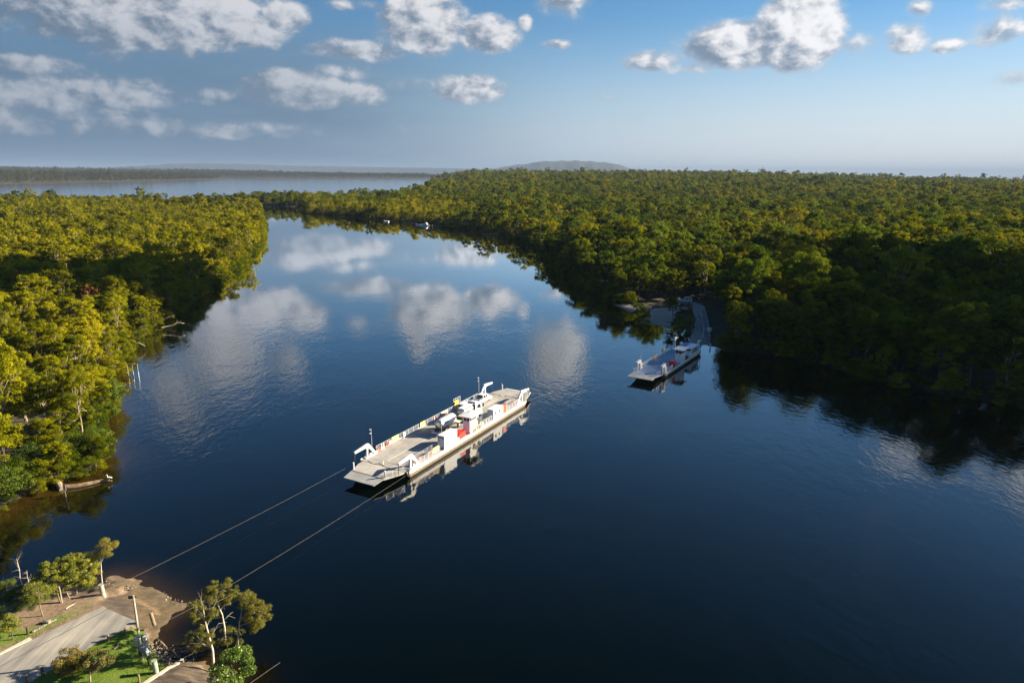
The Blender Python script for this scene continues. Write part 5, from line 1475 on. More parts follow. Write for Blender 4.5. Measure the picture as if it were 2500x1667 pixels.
pts = [(*(np.array(g3(1230, 880, 0.9)) * (1 - f) + np.array(g3(1470, 1045, 0.9)) * f + rg.normal(0, 0.4, 2)), 0.75 + rg.uniform(-0.3, 0.1)) for f in rg.uniform(0, 1, 120)]
rubble('rubble', pts, 'grey stony bank between the lawn and the brown inlet', 3, 0.05, 0.15)

def log_between(name, a, b, r, m, label, cat='log'):
    a, b = Vector(a), Vector(b)
    pts = [a.lerp(b, f) + Vector((0, 0, 0.06 * math.sin(f * 5))) for f in (0, .2, .4, .6, .8, 1)]
    return tag(MB().tube([tuple(p) for p in pts], [r * k for k in (1, 0.95, 1.02, 0.9, 0.86, 0.7)], 8).build(name, m, None, True), label, cat)
log_between('fallen_log', (*g8(485, 940, 0.5), 0.55), (*g8(625, 1055, 0.4), 0.42), 0.14, M['log_wood'], 'dark log lying on the stony bank above the inlet')
log_between('fallen_log', (*g8(690, 1105, 0.3), 0.32), (*g8(800, 1195, 0.3), 0.3), 0.13, M['dark_bark'], 'sunken log at the corner of the brown inlet')
log_between('fallen_branch', (*g7(880, 580), 1.24), (*g7(1030, 492), 1.24), 0.05, M['dead_wood'], 'pale fallen branch on the leaf litter below the paperbarks', 'branch')
log_between('fallen_branch', (*g7(410, 525), 1.24), (*g7(455, 490), 1.35), 0.04, M['dead_wood'], 'short fallen branch in the weeds under the slender tree', 'branch')

# ------------------------------------------------------------------ landing trees and shrubs
def bent_trunk(path, r0, branches, seed, m, sub=3):
    rg = np.random.default_rng(seed); mb = MB()
    path = [Vector(p) for p in path]
    mb.tube([tuple(p) for p in path], [r0 * (1 - 0.75 * k / (len(path) - 1)) for k in range(len(path))], 7)
    for f, dx, dy, dz in branches:
        i = f * (len(path) - 1); k = min(int(i), len(path) - 2)
        s = path[k].lerp(path[k + 1], i - k); e = s + Vector((dx, dy, dz)); md = s.lerp(e, 0.5) + Vector((0, 0, -0.12))
        rr = r0 * (0.5 - 0.3 * f)
        mb.tube([tuple(s), tuple(md), tuple(e)], [rr, rr * 0.7, rr * 0.25], 5)
        for _ in range(sub):
            q0 = s.lerp(e, rg.uniform(0.4, 1.0)); q1 = q0 + Vector(rg.normal(0, 0.45, 3)) + Vector((dx, dy, abs(dz))) * 0.35
            mb.tube([tuple(q0), tuple(q1)], [rr * 0.3, rr * 0.1], 4)
    return mb

def custom_tree(name, loc, path, r0, branches, puffs, ncards, size, aspect, leaf, bark, label, seed, droop=0.0, sub=3, up=0.35):
    t = empty(name, loc, 0, label, 'tree')
    bent_trunk(path, r0, branches, seed, M[bark], sub).build('trunk', M[bark], t, True)
    v, q, tn = puff_crown(np.random.default_rng(seed), puffs, ncards, size, aspect, up, 1.0, droop)
    link(bpy.data.objects.new('crown', np_mesh('crown', v, quads=q, mats=[M[leaf]], tint=tn)), t)
    return t
def cloud_puffs(seed, n, cx, cy, cz, rx, ry, rz, r0, r1):
    rg = np.random.default_rng(seed); out = []
    for _ in range(n):
        d = rg.normal(size=3); d /= np.linalg.norm(d); d *= rg.uniform(0.35, 1.0) ** 0.6
        out.append((cx + d[0] * rx, cy + d[1] * ry, cz + d[2] * rz, rg.uniform(r0, r1)))
    return out
# the three casuarinas standing at the inlet
custom_tree('casuarina_tree', (*g8(1300, 1330, 0.6), 0.6), [(0, 0, -0.5), (-0.1, 0.4, 1.6), (-0.6, 0.9, 3.2), (-1.0, 1.3, 4.6), (-1.2, 1.6, 6.0)], 0.15,
            [(0.30, -1.5, 0.3, 0.5), (0.45, 0.9, 0.5, 1.3), (0.6, -1.6, 0.5, 0.9), (0.62, 0.6, 0.6, 1.8), (0.75, 1.0, 0.9, 1.5), (0.8, -0.9, 0.2, 1.1), (0.95, -0.4, 0.5, 0.9)],
            cloud_puffs(51, 50, -1.2, 1.6, 5.2, 1.7, 1.5, 1.5, 0.16, 0.36) + cloud_puffs(52, 30, -1.5, 0.9, 2.6, 1.8, 1.2, 1.2, 0.16, 0.34), 9000, 0.30, 0.09, 'casuarina_leaf', 'dead_wood', 'bare forked casuarina with white limbs beside the glossy tree', 61, 0.9, 5)
custom_tree('casuarina_tree', (*g8(1465, 950, 0.2), 0.2), [(0, 0, -0.5), (0.0, 0.2, 1.4), (-0.2, 0.4, 2.9), (-0.7, 0.7, 3.9), (-1.1, 1.2, 4.9)], 0.13,
            [(0.62, 0.5, 0.2, 0.7), (0.75, -0.8, 0.3, 0.9), (0.85, 0.6, 0.8, 0.9), (0.4, 0.8, 0.2, 0.7)],
            cloud_puffs(53, 80, -0.5, 1.0, 5.1, 1.9, 1.7, 1.4, 0.16, 0.36), 12000, 0.30, 0.09, 'casuarina_leaf', 'dead_wood', 'leaning casuarina with a full olive crown over the inlet', 62, 0.9, 3)
custom_tree('casuarina_tree', (*g8(1640, 1130, 0.2), 0.2), [(0, 0, -0.5), (0.1, 0.3, 1.6), (0.3, 0.5, 3.2), (0.6, 0.8, 4.6), (0.75, 1.0, 5.9)], 0.10,
            [(0.95, 0.6, 0.2, 0.1), (0.9, -0.5, 0.2, 0.5), (0.45, 1.3, 0.4, 0.6), (0.6, 1.8, 0.6, 0.9)],
            cloud_puffs(54, 34, 1.0, 1.1, 5.8, 1.2, 1.0, 0.9, 0.16, 0.34) + cloud_puffs(55, 80, 2.1, 1.2, 3.8, 1.5, 1.3, 1.7, 0.16, 0.36) + cloud_puffs(56, 7, 1.5, 0.9, 2.6, 0.9, 0.8, 0.7, 0.35, 0.5), 13000, 0.30, 0.09, 'casuarina_leaf', 'bark', 'slender casuarina farthest out in the river with two crowns', 63, 0.9, 2)
custom_tree('glossy_tree', (-26.8, 56.2, 0.9), [(0, 0, -0.5), (0.1, 0, 1.5), (0, 0.1, 3.2)], 0.16, [(0.4, 0.9, 0.3, 0.9), (0.5, -0.9, 0.2, 1.0), (0.7, 0.3, -0.8, 0.8)],
            cloud_puffs(57, 34, 0.0, 0.3, 2.6, 1.9, 1.8, 2.0, 0.4, 0.75), 9000, 0.17, 0.62, 'fig_leaf', 'dark_bark', 'bright round tree with big glossy leaves below the casuarinas', 64)
custom_tree('low_bush', (*g8(1010, 1200, 0.5), 0.4), [(0, 0, -0.3), (0, 0, 0.6)], 0.05, [(0.5, 0.5, 0.2, 0.5)], cloud_puffs(58, 10, 0.5, 1.4, 0.7, 1.6, 1.6, 0.6, 0.3, 0.5), 900, 0.3, 0.15, 'casuarina_leaf', 'dark_bark', 'wispy low growth filling the brown inlet', 65, 0.4)
custom_tree('low_bush', (*g8(1500, 1050, 0.2), 0.1), [(0, 0, -0.3), (0, 0, 0.6)], 0.05, [(0.5, 0.5, 0.2, 0.5)], cloud_puffs(59, 12, 0.2, 0.8, 0.7, 1.6, 1.5, 0.7, 0.3, 0.55), 1100, 0.3, 0.15, 'casuarina_leaf', 'dark_bark', 'dense low growth around the casuarina feet', 66, 0.4)
# the shrub on the lawn, in two leafy halves
custom_tree('rusty_shrub', (*g7(930, 1400), 1.2), [(0, 0, -0.2), (0.1, 0, 0.8), (0, 0.1, 1.6)], 0.07, [(0.3, 0.8, 0.3, 0.8), (0.4, -0.7, 0.2, 0.8)],
            cloud_puffs(71, 60, 0.45, -0.1, 1.35, 1.5, 1.4, 1.15, 0.26, 0.5), 8000, 0.15, 0.4, 'bottle_leaf', 'dark_bark', 'taller rusty green half of the shrub at the road edge', 71)
custom_tree('rusty_shrub', (*g7(1205, 1545), 1.2), [(0, 0, -0.2), (0.05, 0, 0.8), (0.2, 0.3, 1.7), (0.7, 0.8, 2.4)], 0.09, [(0.3, 1.2, 0.6, 1.2), (0.4, -0.7, 0.4, 1.1), (0.6, 0.8, 0.9, 1.0)],
            cloud_puffs(72, 44, 0.4, 0.75, 1.75, 1.6, 1.2, 1.0, 0.24, 0.46), 7000, 0.15, 0.4, 'bottle_leaf', 'bark', 'lower open half of the rusty shrub with forked trunk on the lawn', 72)
# paperbarks along the upper verge
PB = [((800, 490), [(0, 0, -0.3), (-0.3, 0.2, 2.0), (-0.5, 0.5, 4.2), (-0.4, 0.6, 5.5)], (-0.9, 0.7, 5.0, 1.9, 1.6, 1.9), 'paperbark with twin bare stems and a tall golden crown', 81),
      ((925, 420), [(0, 0, -0.3), (-0.6, 0.2, 1.6), (-0.9, 0.3, 3.2), (-0.7, 0.5, 4.8)], (-0.1, 0.6, 5.4, 1.6, 1.5, 1.9), 'paperbark with a pale leaning stem in the middle of the clump', 82),
      ((1020, 350), [(0, 0, -0.3), (0.0, 0.2, 1.4), (0.2, 0.5, 3.4), (0.6, 0.6, 5.2)], (0.7, 0.7, 4.8, 2.0, 1.7, 2.1), 'broad paperbark with grey bare twigs at the clump river side', 83),
      ((575, 668), [(0, 0, -0.3), (-0.3, 0.1, 1.2), (-0.3, 0.3, 2.8), (-0.3, 0.4, 4.2)], (-0.6, 0.4, 3.2, 1.6, 1.3, 1.5), 'slender wispy paperbark standing apart over the dark weeds', 84)]
for (px_, py_), path, (cx, cy_, cz, rx, ry, rz), lab, sd in PB:
    custom_tree('paperbark_tree', (*g7(px_, py_), 1.2), [(a_, b_, c_ * (0.86 if sd != 84 else 1)) for a_, b_, c_ in path], 0.10, [(0.5, 0.9, 0.2, 1.0), (0.6, -0.9, 0.3, 1.1), (0.75, 0.7, 0.5, 1.2), (0.85, -0.6, 0.2, 0.9), (0.95, 0.3, 0.2, 0.7)],
                cloud_puffs(sd, 110, cx, cy_, cz - (1.6 if sd != 84 else 0), rx * 1.25, ry * 1.2, rz * (1.25 if sd != 84 else 1), 0.22, 0.5), 15000 if sd != 84 else 4000, 0.19, 0.30 if sd != 84 else 0.16, 'paperbark_leaf', 'tan_bark', lab, sd, 0.5, 4).scale = (0.86, 0.86, 0.84)
t2 = bpy.data.objects['paperbark_tree']
MB().tube([(0.35, -0.1, -0.3), (0.2, 0.1, 1.8), (-0.3, 0.5, 4.0)], [0.1, 0.09, 0.05], 6).build('stem', M['bark'], t2, True)
custom_tree('thin_tree', (*g7(1365, 282), 0.9), [(0, 0, -0.3), (0.05, 0.1, 2.0), (0.1, 0.3, 3.6), (0.3, 0.5, 5.2)], 0.08, [(0.6, 0.5, 0.2, 1.4), (0.7, -0.35, 0.2, 1.3), (0.8, 0.3, 0.3, 1.2), (0.75, 0.1, 0.3, 1.5)],
            cloud_puffs(86, 12, 0.7, 0.8, 5.0, 1.2, 1.0, 1.4, 0.35, 0.6), 4000, 0.28, 0.1, 'casuarina_leaf', 'dead_wood', 'thin bare stemmed tree with wispy crown beside the guide post', 86, 0.8, 4)
custom_tree('young_tree', (*g7(170, 985), 1.2), [(0, 0, -0.2), (0, 0.05, 1.0), (-0.1, 0.1, 2.2)], 0.07, [(0.5, 0.5, 0.2, 0.6), (0.6, -0.5, 0.1, 0.7)],
            cloud_puffs(87, 18, -0.1, 0.2, 1.9, 1.0, 0.9, 1.2, 0.3, 0.55), 4000, 0.16, 0.35, 'paperbark_leaf', 'dark_bark', 'young yellow green tree on the verge above the kerb', 87)
for k, (x, y, lab) in enumerate([(60, 480, 'dark weedy bush under the paperbarks at the frame edge'), (250, 420, 'dark bush between the slender paperbark and the river'), (500, 340, 'low dark bush at the foot of the tall paperbark'), (-60, 700, 'dark bush cut by the frame above the young tree'), (1180, 250, 'low bush behind the broad paperbark'), (100, 330, 'dark water edge bush beside the dead snag'), (330, 560, 'weedy bush beside the wispy paperbark')]):
    x0, y0 = g7(x, y)
    tr_, cr_ = BUSH[k % 3]
    t = empty('low_bush', (x0, y0, 1.0), k * 1.3, lab, 'bush'); t.scale = (0.5, 0.5, 0.36)
    link(bpy.data.objects.new('trunk', tr_), t); link(bpy.data.objects.new('crown', cr_), t)

# dead snag standing in the water
def snag(name, loc, seed, h, label, r=0.07, spread=0.5, m='dead_wood', n=6):
    rg = np.random.default_rng(seed)
    br = [(rg.uniform(0.2, 0.95), rg.normal(0, spread), rg.normal(0, spread), rg.uniform(0.1, 0.5) * h * 0.5) for _ in range(n)]
    o = bent_trunk([(0, 0, -0.4), (0.15 * h * rg.normal(), 0.1 * h * rg.normal(), h * 0.5), (0.2 * h * rg.normal(), 0.1, h)], r, br, seed, M[m]).build(name, M[m], None, True)
    o.location = loc
    return tag(o, label, 'dead branch')
snag('dead_snag', (*g7(258, 155, 0.0), 0.0), 4, 2.6, 'white dead snag rising from the water beside the paperbarks', 0.07, 0.35)
snag('dead_snag', (*g7(378, 190, 0.3), 0.0), 8, 1.6, 'small dead snag in front of the paperbark crowns', 0.05, 0.4)

# ------------------------------------------------------------------ west bank details
lg = empty('fallen_log', (*at(*[v * 0.9408 for v in (60 + 1500 / 9.8, 1150 + 360 / 9.8)], 0.1), 0.0), 0, 'long fallen trunk with pale root plate lying in the brown shallows', 'log')
lo = lg.location
def rel(p, z): return (p[0] - lo.x, p[1] - lo.y, z - lo.z)
def gl(x, y, z=0.1): return at((60 + x / 9.8) * 0.9408, (1150 + y / 9.8) * 0.9408, z)
MB().tube([rel(gl(1000, 400), 0.25), rel(gl(1300, 360), 0.2), rel(gl(1600, 300), 0.22), rel(gl(1850, 235), 0.15), rel(gl(2090, 225), 0.05)], [0.42, 0.40, 0.34, 0.3, 0.16], 10).build('trunk', M['log_wood'], lg, True)
rt = MB().tube([rel(gl(900, 440), 0.15), rel(gl(850, 380), 0.45), rel(gl(740, 260), 0.65), rel(gl(660, 180), 0.8)], [0.42, 0.46, 0.34, 0.1], 8)
rg = np.random.default_rng(12)
for k in range(18):
    s = Vector(rel(gl(760 + rg.normal(0, 60), 300 + rg.normal(0, 60)), 0.6)); e = s + Vector((rg.normal(-0.9, 0.5), rg.normal(0.3, 0.5), rg.uniform(-0.2, 1.2)))
    rt.tube([tuple(s), tuple(s.lerp(e, 0.5) + Vector((0, 0, 0.1))), tuple(e)], [0.12, 0.08, 0.03], 5)
rt.build('root_plate', M['root_wood'], lg, True)
sg = empty('warning_sign', (*gl(992, 605, 0.0), 0.0), R(-28), 'faded pink sign board on a thin stake before the fallen trunk', 'sign')
MB().tube([(0, 0, -0.5), (0, 0, 1.25)], 0.035, 6).build('stake', M['pole_wood'], sg)
MB().bbox(-0.42, 0.42, -0.06, -0.02, 1.15, 2.15, 0.03).build('board', M['pink_sign'], sg)
# pelican on the log end
bd = empty('pelican', (*gl(2035, 205, 0.3), 0.28), R(200), 'white and dark pelican resting on the fallen trunk tip', 'bird')
body = MB().tube([(-0.42, 0, 0.30), (-0.28, 0, 0.36), (0.0, 0, 0.42), (0.2, 0, 0.46), (0.27, 0, 0.56), (0.22, 0, 0.74), (0.27, 0, 0.90), (0.34, 0, 0.94), (0.42, 0, 0.92)], [0.03, 0.12, 0.18, 0.13, 0.07, 0.05, 0.055, 0.065, 0.03], 10).build('body', M['feather_white'], bd, True)
MB().tube([(0.40, 0, 0.93), (0.52, 0, 0.80), (0.56, 0, 0.66)], [0.035, 0.04, 0.012], 6).build('beak', M['beak'], bd)
for s in (-1, 1):
    MB().tube([(0.1, s * 0.15, 0.46), (-0.15, s * 0.16, 0.40), (-0.45, s * 0.08, 0.30)], [0.08, 0.09, 0.02], 6).build('wing', M['feather_dark'], bd, True)
    MB().tube([(0.02, s * 0.08, 0.30), (0.02, s * 0.08, 0.02)], 0.018, 5).tube([(0.0, s * 0.08, 0.02), (0.12, s * 0.08, 0.01)], 0.02, 5).build('leg', M['beak'], bd)
# three white piles with a light frame
pl = empty('pile_marker', (*at(307, 865, 0), 0.0), R(5), 'three white capped piles tied by rails off the west bank', 'marker')
for x in (-1.2, 0.0, 1.25):
    MB().tube([(x, 0, -1.0), (x, 0, 1.0), (x, 0, 1.3), (x, 0, 3.3)], [0.12, 0.12, 0.06, 0.055], 8).build('pile', M['grey_metal'], pl)
MB().bar((-1.3, 0, 3.25), (0.0, 0, 3.3), 0.06).bar((-1.2, 0, 2.3), (1.25, 0, 2.3), 0.04).bar((-0.35, 0, 2.3), (-0.35, 0, 3.25), 0.03).build('rail', M['grey_metal'], pl)
MB().bbox(-0.1, 0.75, -0.12, 0.12, 3.3, 3.45, 0.03).build('lamp_board', M['grey_metal'], pl)
snag('dead_branch', (*at(436, 690, 0), 0.2), 14, 4.5, 'white dead branch standing at the shaded west bank', 0.12, 0.7)
for k, (x, y, lab) in enumerate([(375, 738, 'bleached limb reaching over the water from the west bank'), (395, 752, 'second bleached limb lying low over the water'), (300, 800, 'pale bare limb between the golden gums')]):
    x0, y0 = at(x, y, 1.0)
    o = bent_trunk([(-3, 0, 1.2), (0, 0.3, 1.6), (2.2, 0.2, 2.4), (3.8, 0.6, 3.0 - k)], 0.14, [(0.4, 1.2, 0.6, 0.8), (0.6, 1.0, -0.6, 0.9), (0.8, 0.8, 0.3, -0.4)], 30 + k, M['dead_wood']).build('dead_branch', M['dead_wood'], None, True)
    o.location = (x0, y0, 0); o.rotation_euler = (0, 0, R(10 + 12 * k)); tag(o, lab, 'dead branch')
# mangroves at the near bend
MG = [(262, 935, 1.25, 1.35, 'bright green mangrove bulging over the water at the bend'), (240, 965, 1.0, 1.0, 'mangrove tucked below the bright bulging one'),
      (228, 1050, 1.15, 1.1, 'round mangrove at the point above the fallen trunk'), (185, 1062, 1.05, 1.0, 'olive mangrove inside the point by the fallen trunk'), (150, 1075, 0.9, 0.9, 'mangrove overhanging the root plate'),
      (95, 1085, 0.9, 1.1, 'dark leaved mangrove behind the pink sign'), (55, 1115, 0.95, 0.85, 'mangrove leaning from the shadow beside the sign'), (25, 1145, 1.2, 1.0, 'leafy mangrove at the near end of the bank'), (-20, 1150, 1.2, 1.2, 'mangrove cut by the frame at the near bank end'), (200, 1000, 1.1, 1.15, 'mangrove between the bend and the point')]
for k, (x, y, s, sz, lab) in enumerate(MG):
    x0, y0 = at(x, y, 0.6)
    t = empty('mangrove', (x0 - 1.2 * s, y0 + 0.5, 0.3), k * 1.1, lab, 'tree', 'mangroves at the near bend')
    t.scale = (s * 1.25, s * 1.25, sz * 1.2)
    tr_, cr_ = BUSH[k % 3]
    link(bpy.data.objects.new('trunk', tr_), t); link(bpy.data.objects.new('crown', cr_), t)
rt_ = make_gum(555, 16.0, 3.6, 2200, 0.55, 26, M['rust_leaf'], M['bark'], 6)
x0, y0 = at(198, 668, 12.0)
add_tree('gum_tree', [rt_], 0, (x0, y0, 1.0), 1.0, 0.88, 'rust red leaved gum in the middle of the west forest', 'tree')

# ------------------------------------------------------------------ east landing
def gm(x, y, z=1.0): return at((1490 + x / 8.254) * 0.9408, (660 + y / 8.254) * 0.9408, z)
def slip_mat():
    m, t, p = new_mat('worn_slipway')
    pos = t.n('ShaderNodeNewGeometry').outputs['Position']
    mp = t.n('ShaderNodeMapping'); t.l(pos, mp.inputs[0]); mp.inputs['Rotation'].default_value = (0, 0, R(35)); mp.inputs['Scale'].default_value = (0.12, 0.8, 1)
    st = t.noise(mp.outputs[0], 1.0, 6, 0.7)
    t.l(t.ramp(st, [(0.3, (0.20, 0.18, 0.15)), (0.5, (0.30, 0.26, 0.21)), (0.72, (0.46, 0.37, 0.26))]), p.inputs['Base Color'])
    p.inputs['Roughness'].default_value = 0.9
    return m
SLIP = slip_mat()
def slope_sheet(name, pts, m, th=0.3):
    n = len(pts)
    mb = MB().add([(x, y, z) for x, y, z in pts] + [(x, y, z - th) for x, y, z in pts], [tuple(range(n)), tuple(range(2 * n - 1, n - 1, -1))] + [(k, k + n, (k + 1) % n + n, (k + 1) % n) for k in range(n)])
    return tag(mb.build(name, m), kind='structure')
W_ = lambda x, y, z: (*gm(x, y, z), z)
slope_sheet('slipway', [W_(590, 1050, 0.05), W_(1180, 1140, 0.05), W_(1290, 1000, 0.95), W_(1330, 830, 1.33), W_(1200, 740, 1.35), W_(880, 770, 1.35), (W_(740, 900, 1.0))], SLIP)
slope_sheet('slipway', [W_(70, 685, 0.05), W_(440, 838, 0.05), W_(560, 800, 1.0), W_(420, 690, 1.2)], SLIP)
slope_sheet('road', [W_(1560, 1500, 0.15), W_(2000, 1480, 0.15), W_(2020, 1330, 0.7), W_(1990, 1080, 1.35), W_(1950, 900, 1.38), W_(1900, 730, 1.38), W_(1840, 690, 1.38), W_(1640, 770, 1.38), W_(1690, 900, 1.38), W_(1690, 1150, 1.36), W_(1630, 1320, 0.7)], ASPH)
slope_sheet('road', [W_(1850, 688, 1.36), W_(1650, 768, 1.36), W_(1330, 835, 1.34), W_(1200, 735, 1.34), W_(1400, 640, 1.36), W_(1700, 640, 1.36)], ASPH, 0.25)
ln = [W_(1822, 850, 1.40), W_(1836, 850, 1.40), W_(1868, 1050, 1.40), W_(1890, 1235, 1.02), W_(1850, 1380, 0.62), W_(1838, 1380, 0.62), W_(1876, 1235, 1.02), W_(1854, 1050, 1.40)]
slope_sheet('road_line', ln, M['line'], 0.02)
vx, vy = gm(1545, 650, 1.4)
car('parked_van', (vx + 2.2, vy + 1.0, 1.4), R(168), 'silver people carrier parked under the dark trees by the east ramp', 'van', M['silver_paint'], 5.0, 1.9, 1.95)
bx, by = gm(2000, 1225, 1.0)
hut = empty('white_box', (bx, by, 0.9), R(20), 'white equipment box with a boom gate at the ferry ramp edge', 'box')
MB().bbox(-0.5, 0.5, -0.5, 0.5, 0, 1.2, 0.05).build('case', M['clean_white'], hut)
MB().bar((-0.5, 0, 0.9), (-2.6, -0.6, 0.9), 0.1).build('boom', M['clean_white'], hut)
MB().box(-2.75, -2.55, -0.7, -0.5, 0, 1.1).build('boom_post', M['clean_white'], hut)
px0, py0 = gm(820, 795, 1.0)
round_post('marker_post', (px0, py0), 0.22, 1.4, M['clean_white'], 'short white marker post beside the slipway bush', 'post', None, z=1.0)
px0, py0 = gm(2012, 1545, 0.2)
round_post('marker_post', (px0, py0), 0.18, 1.3, M['clean_white'], 'white marker post standing off the moored ferry ramp', 'post', None, z=0.1)
for k in range(7):
    x, y = gm(1660 - 3 * k, 960 + 42 * k, 1.2)
    round_post('bollard', (x, y), 0.12, 0.8, M['pole_wood'], 'short pale bollard along the shrubs of the east ramp', 'bollard', 'pale bollards along the east ramp', z=1.2)
rk = MB().bbox(-0.9, 0.9, -0.35, 0.35, 0, 0.22, 0.08).build('stone_slab', M['stone']); rk.location = (*gm(1610, 1340, 0.8), 0.5); rk.rotation_euler = (0, 0, R(30)); tag(rk, 'pale stone slab on the bank above the moored ferry', 'stone')
EB = [(555, 920, 1.15, 1.25, 'mangrove_leaf', 'round olive bush on the tongue between the two slipways'), (700, 880, 0.6, 0.55, 'mangrove_leaf', 'small bush beside the white marker post'),
      (1500, 960, 1.0, 1.5, 'bottle_leaf', 'rusty tinted tall bush beside the east ramp'), (1350, 1120, 0.8, 1.15, 'mangrove_leaf', 'grey green bush at the slipway corner'), (1480, 1240, 1.1, 1.1, 'mangrove_leaf', 'dark bush at the bank above the moored ferry'), (1600, 1130, 0.8, 1.0, 'bottle_leaf', 'low bush lining the east ramp')]
for k, (x, y, s, sz, lf, lab) in enumerate(EB):
    x0, y0 = gm(x, y, 1.0)
    tr_, cr_ = make_round(600 + k, 4.0, 2.6, 1100, 0.42, 22, M[lf], M['dark_bark'])
    t = empty('ramp_bush', (x0, y0, 0.8), k, lab, 'bush'); t.scale = (s, s, sz)
    link(bpy.data.objects.new('trunk', tr_), t); link(bpy.data.objects.new('crown', cr_), t)
x0, y0 = gm(1340, 600, 1.2)
add_tree('gum_tree', NEAR_GUM, 4, (x0, y0, 1.2), 2.0, 0.85, 'open crowned gum with visible stem beside the parked van', 'tree')
x0, y0 = gm(1275, 980, 1.2)
add_tree('gum_tree', NEAR_GUM, 2, (x0, y0 + 1, 1.2), 0.5, 0.5, 'small dark gum at the head of the slipway', 'tree')

# ------------------------------------------------------------------ jetties, boats and houses up the river
def jetty(x, y, L, rz, label):
    x0, y0 = at(x, y, 0.8)
    j = empty('jetty', (x0, y0, 0), rz, label, 'jetty', 'private jetties along the far east bank')
    MB().box(-L / 2, L / 2, -0.8, 0.8, 0.75, 0.9).build('deck', M['pole_wood'], j)
    p0 = None
    for i in range(int(L / 3) + 1):
        for s in (-0.7, 0.7):
            l = (-L / 2 + 0.3 + i * 3.0, s, 0)
            if p0 is None: p0 = MB().tube([(0, 0, -1.5), (0, 0, 1.7)], 0.13, 6).build('pile', M['pole_wood'], j, loc=l)
            else: copy_part(p0, j, l)
jetty(1142, 538, 24, R(5), 'long low jetty beyond the dark bend')
jetty(880, 503, 22, R(-20), 'jetty at the far clearing with white posts')
jetty(945, 512, 18, R(-15), 'jetty between the small boat and the white cruiser')
jetty(820, 497, 16, R(-25), 'small jetty at the end of the dark shore')
jetty(1000, 519, 12, R(0), 'short jetty beside the white cruiser')
def boat(x, y, L, rz, label, cabin=True, m='clean_white'):
    x0, y0 = at(x, y, 0.4)
    b = empty('cruiser_boat' if cabin else 'small_boat', (x0, y0, 0), rz, label, 'boat')
    st = []
    for f, w, zk, zs in ((0, 0.32, -0.2, 0.9), (0.35, 0.36, -0.3, 0.95), (0.7, 0.27, -0.25, 1.1), (1.0, 0.02, 0.3, 1.35)):
        st.append((f * L, w * L * 0.5 * 1.9, zk, zs))
    vs = []
    for x_, w, zk, zs in st:
        vs += [(x_, -w, zs), (x_, -w * 0.7, zk + 0.25), (x_, 0, zk), (x_, w * 0.7, zk + 0.25), (x_, w, zs)]
    fs = [(5 * i + k, 5 * i + k + 1, 5 * i + k + 6, 5 * i + k + 5) for i in range(3) for k in range(4)]
    fs += [(0, 4, 3, 2, 1)] + [(5 * i, 5 * i + 5, 5 * i + 9, 5 * i + 4) for i in range(3)]
    MB().add(vs, fs).build('hull', M[m], b)
    if cabin:
        c = MB().prism([(0.15 * L, 0.9), (0.72 * L, 1.0), (0.6 * L, 2.1), (0.15 * L, 2.2)], -0.22 * L, 0.22 * L, lambda z: 0.1 * (z - 0.9)).build('cabin', M[m], b)
        for s in (-1, 1):
            MB().box(0.2 * L, 0.56 * L, s * (0.22 * L - 0.06) - 0.02, s * (0.22 * L - 0.06) + 0.02, 1.5, 1.95).build('window', M['glass'], c)
        MB().prism([(0.2 * L, 2.2), (0.45 * L, 2.15), (0.4 * L, 3.1), (0.2 * L, 3.1)], -0.13 * L, 0.13 * L).build('flybridge', M['cream'], b)
boat(984, 518, 8.5, R(160), 'white cabin cruiser moored below the sunny lawn')
boat(893, 509, 6.0, R(170), 'small pale boat at the middle jetty', False)
boat(965, 517, 5.5, R(150), 'pale open boat beside the white cruiser jetty', False)
boat(656, 530.5, 0.1, 0, 'x', False) if False else None
def house(x, y, z, w, d, h, rz, label, roof):
    x0, y0 = at(x, y, z)
    hs_ = empty('river_house', (x0, y0, 1.2), rz, label, 'house', 'houses among the trees of the far east bank')
    wl = MB().box(-w / 2, w / 2, -d / 2, d / 2, -0.6, h).build('wall', M['wall_house'], hs_)
    for k in range(3):
        cx = -w / 2 + w * (k + 0.5) / 3
        MB().box(cx - 0.8, cx + 0.8, -d / 2 - 0.03, -d / 2 - 0.004, 1.0, 2.2).build('window', M['glass'], wl)
    MB().add([(-w / 2 - 0.6, -d / 2 - 0.6, h), (w / 2 + 0.6, -d / 2 - 0.6, h), (w / 2 + 0.6, d / 2 + 0.6, h), (-w / 2 - 0.6, d / 2 + 0.6, h), (-w / 2 - 0.6, 0, h + 2.2), (w / 2 + 0.6, 0, h + 2.2)],
             [(0, 1, 5, 4), (2, 3, 4, 5), (0, 4, 3), (1, 2, 5), (3, 2, 1, 0)]).build('roof', roof, hs_)
house(1232, 528, 1.2, 13, 8, 3.0, R(15), 'pale roofed house in the dark trees above the long jetty', M['roof_grey'])
house(1006, 511, 1.2, 10, 7, 2.8, R(-10), 'pale roofed house behind the white cruiser', M['roof_brown'])
house(1020, 507, 1.2, 11, 8, 3.0, R(-15), 'grey roofed house farther up the cleared bank', M['roof_grey'])
sheet('lawn', [at(1003, 517, 1.4), at(1040, 522, 1.4), at(1085, 518, 1.4), at(1040, 510, 1.4)], 1.45, M['grass_blade'], 0.3)

# ------------------------------------------------------------------ unseen cumulus placed sunward to shade the forests and the moored ferry

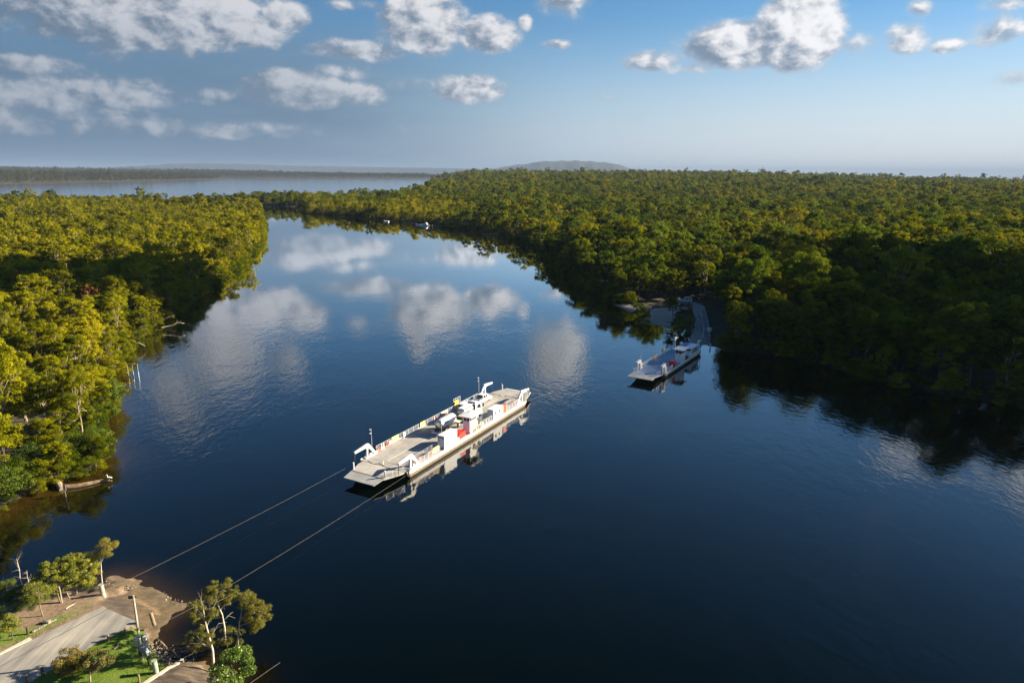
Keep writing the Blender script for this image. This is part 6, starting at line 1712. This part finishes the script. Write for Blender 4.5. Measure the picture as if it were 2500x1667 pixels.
def cumulus(name, gx, gy, alt, rx, ry, rz, thick, seed, label):
    """lumpy cumulus floating sunward of the ground point it shades"""
    k = alt / math.tan(SUN_EL)
    cx, cy_ = gx + math.sin(SUN_AZ) * k, gy + math.cos(SUN_AZ) * k
    rg = np.random.default_rng(seed)
    V, F, off = [], [], 0
    bm = bmesh.new(); bmesh.ops.create_icosphere(bm, subdivisions=3, radius=1.0)
    base = np.array([v.co[:] for v in bm.verts]); tri = np.array([[v.index for v in f.verts] for f in bm.faces]); bm.free()
    for j in range(26):
        a = rg.uniform(0, 2 * PI); r = math.sqrt(rg.uniform(0, 1)) * 0.82
        px, py = math.cos(a) * r * rx, math.sin(a) * r * ry
        c, s_ = math.cos(rz), math.sin(rz)
        px, py = px * c - py * s_, px * s_ + py * c
        size = min(rx, ry) * rg.uniform(0.28, 0.5) * (1.15 - 0.5 * r)
        n = base * (1 + 0.16 * np.sin(base @ rg.normal(0, 3.5, 3) + rg.uniform(0, 6))[:, None] + 0.09 * np.sin(base @ rg.normal(0, 8, 3))[:, None] + 0.05 * np.sin(base @ rg.normal(0, 17, 3))[:, None])
        v = n * size * np.array([1, 1, 0.7])
        v[:, 2] = np.maximum(v[:, 2], -size * 0.18) + thick * rg.uniform(0, 1) * (1 - r)
        V.append(v + np.array([cx + px, cy_ + py, alt])); F.append(tri + off); off += len(base)
    m = M.get('cloud') or mat('cloud_droplets', (0.86, 0.86, 0.87), 1.0, 0.03, 0.01)
    M['cloud'] = m
    o = link(bpy.data.objects.new(name, np_mesh(name, np.concatenate(V), tris=np.concatenate(F), mats=[m], smooth=True)))
    return tag(o, label, 'cloud', kind='stuff')
cumulus('clouds', 166, 205, 640, 160, 86, R(-58), 30, 1, 'unseen cumulus shading the east forest')
cumulus('clouds', -138, 275, 680, 140, 50, R(14), 25, 2, 'unseen cumulus shading the west forest')
cumulus('clouds', 235, 128, 660, 110, 42, R(-32), 20, 3, 'second unseen cumulus shading the east forest')

cumulus('clouds', 47, 178, 640, 24, 15, R(57), 6, 5, 'small unseen cumulus tuft added to shade the moored ferry')  # extra tuft added out of view to keep the moored ferry in shade
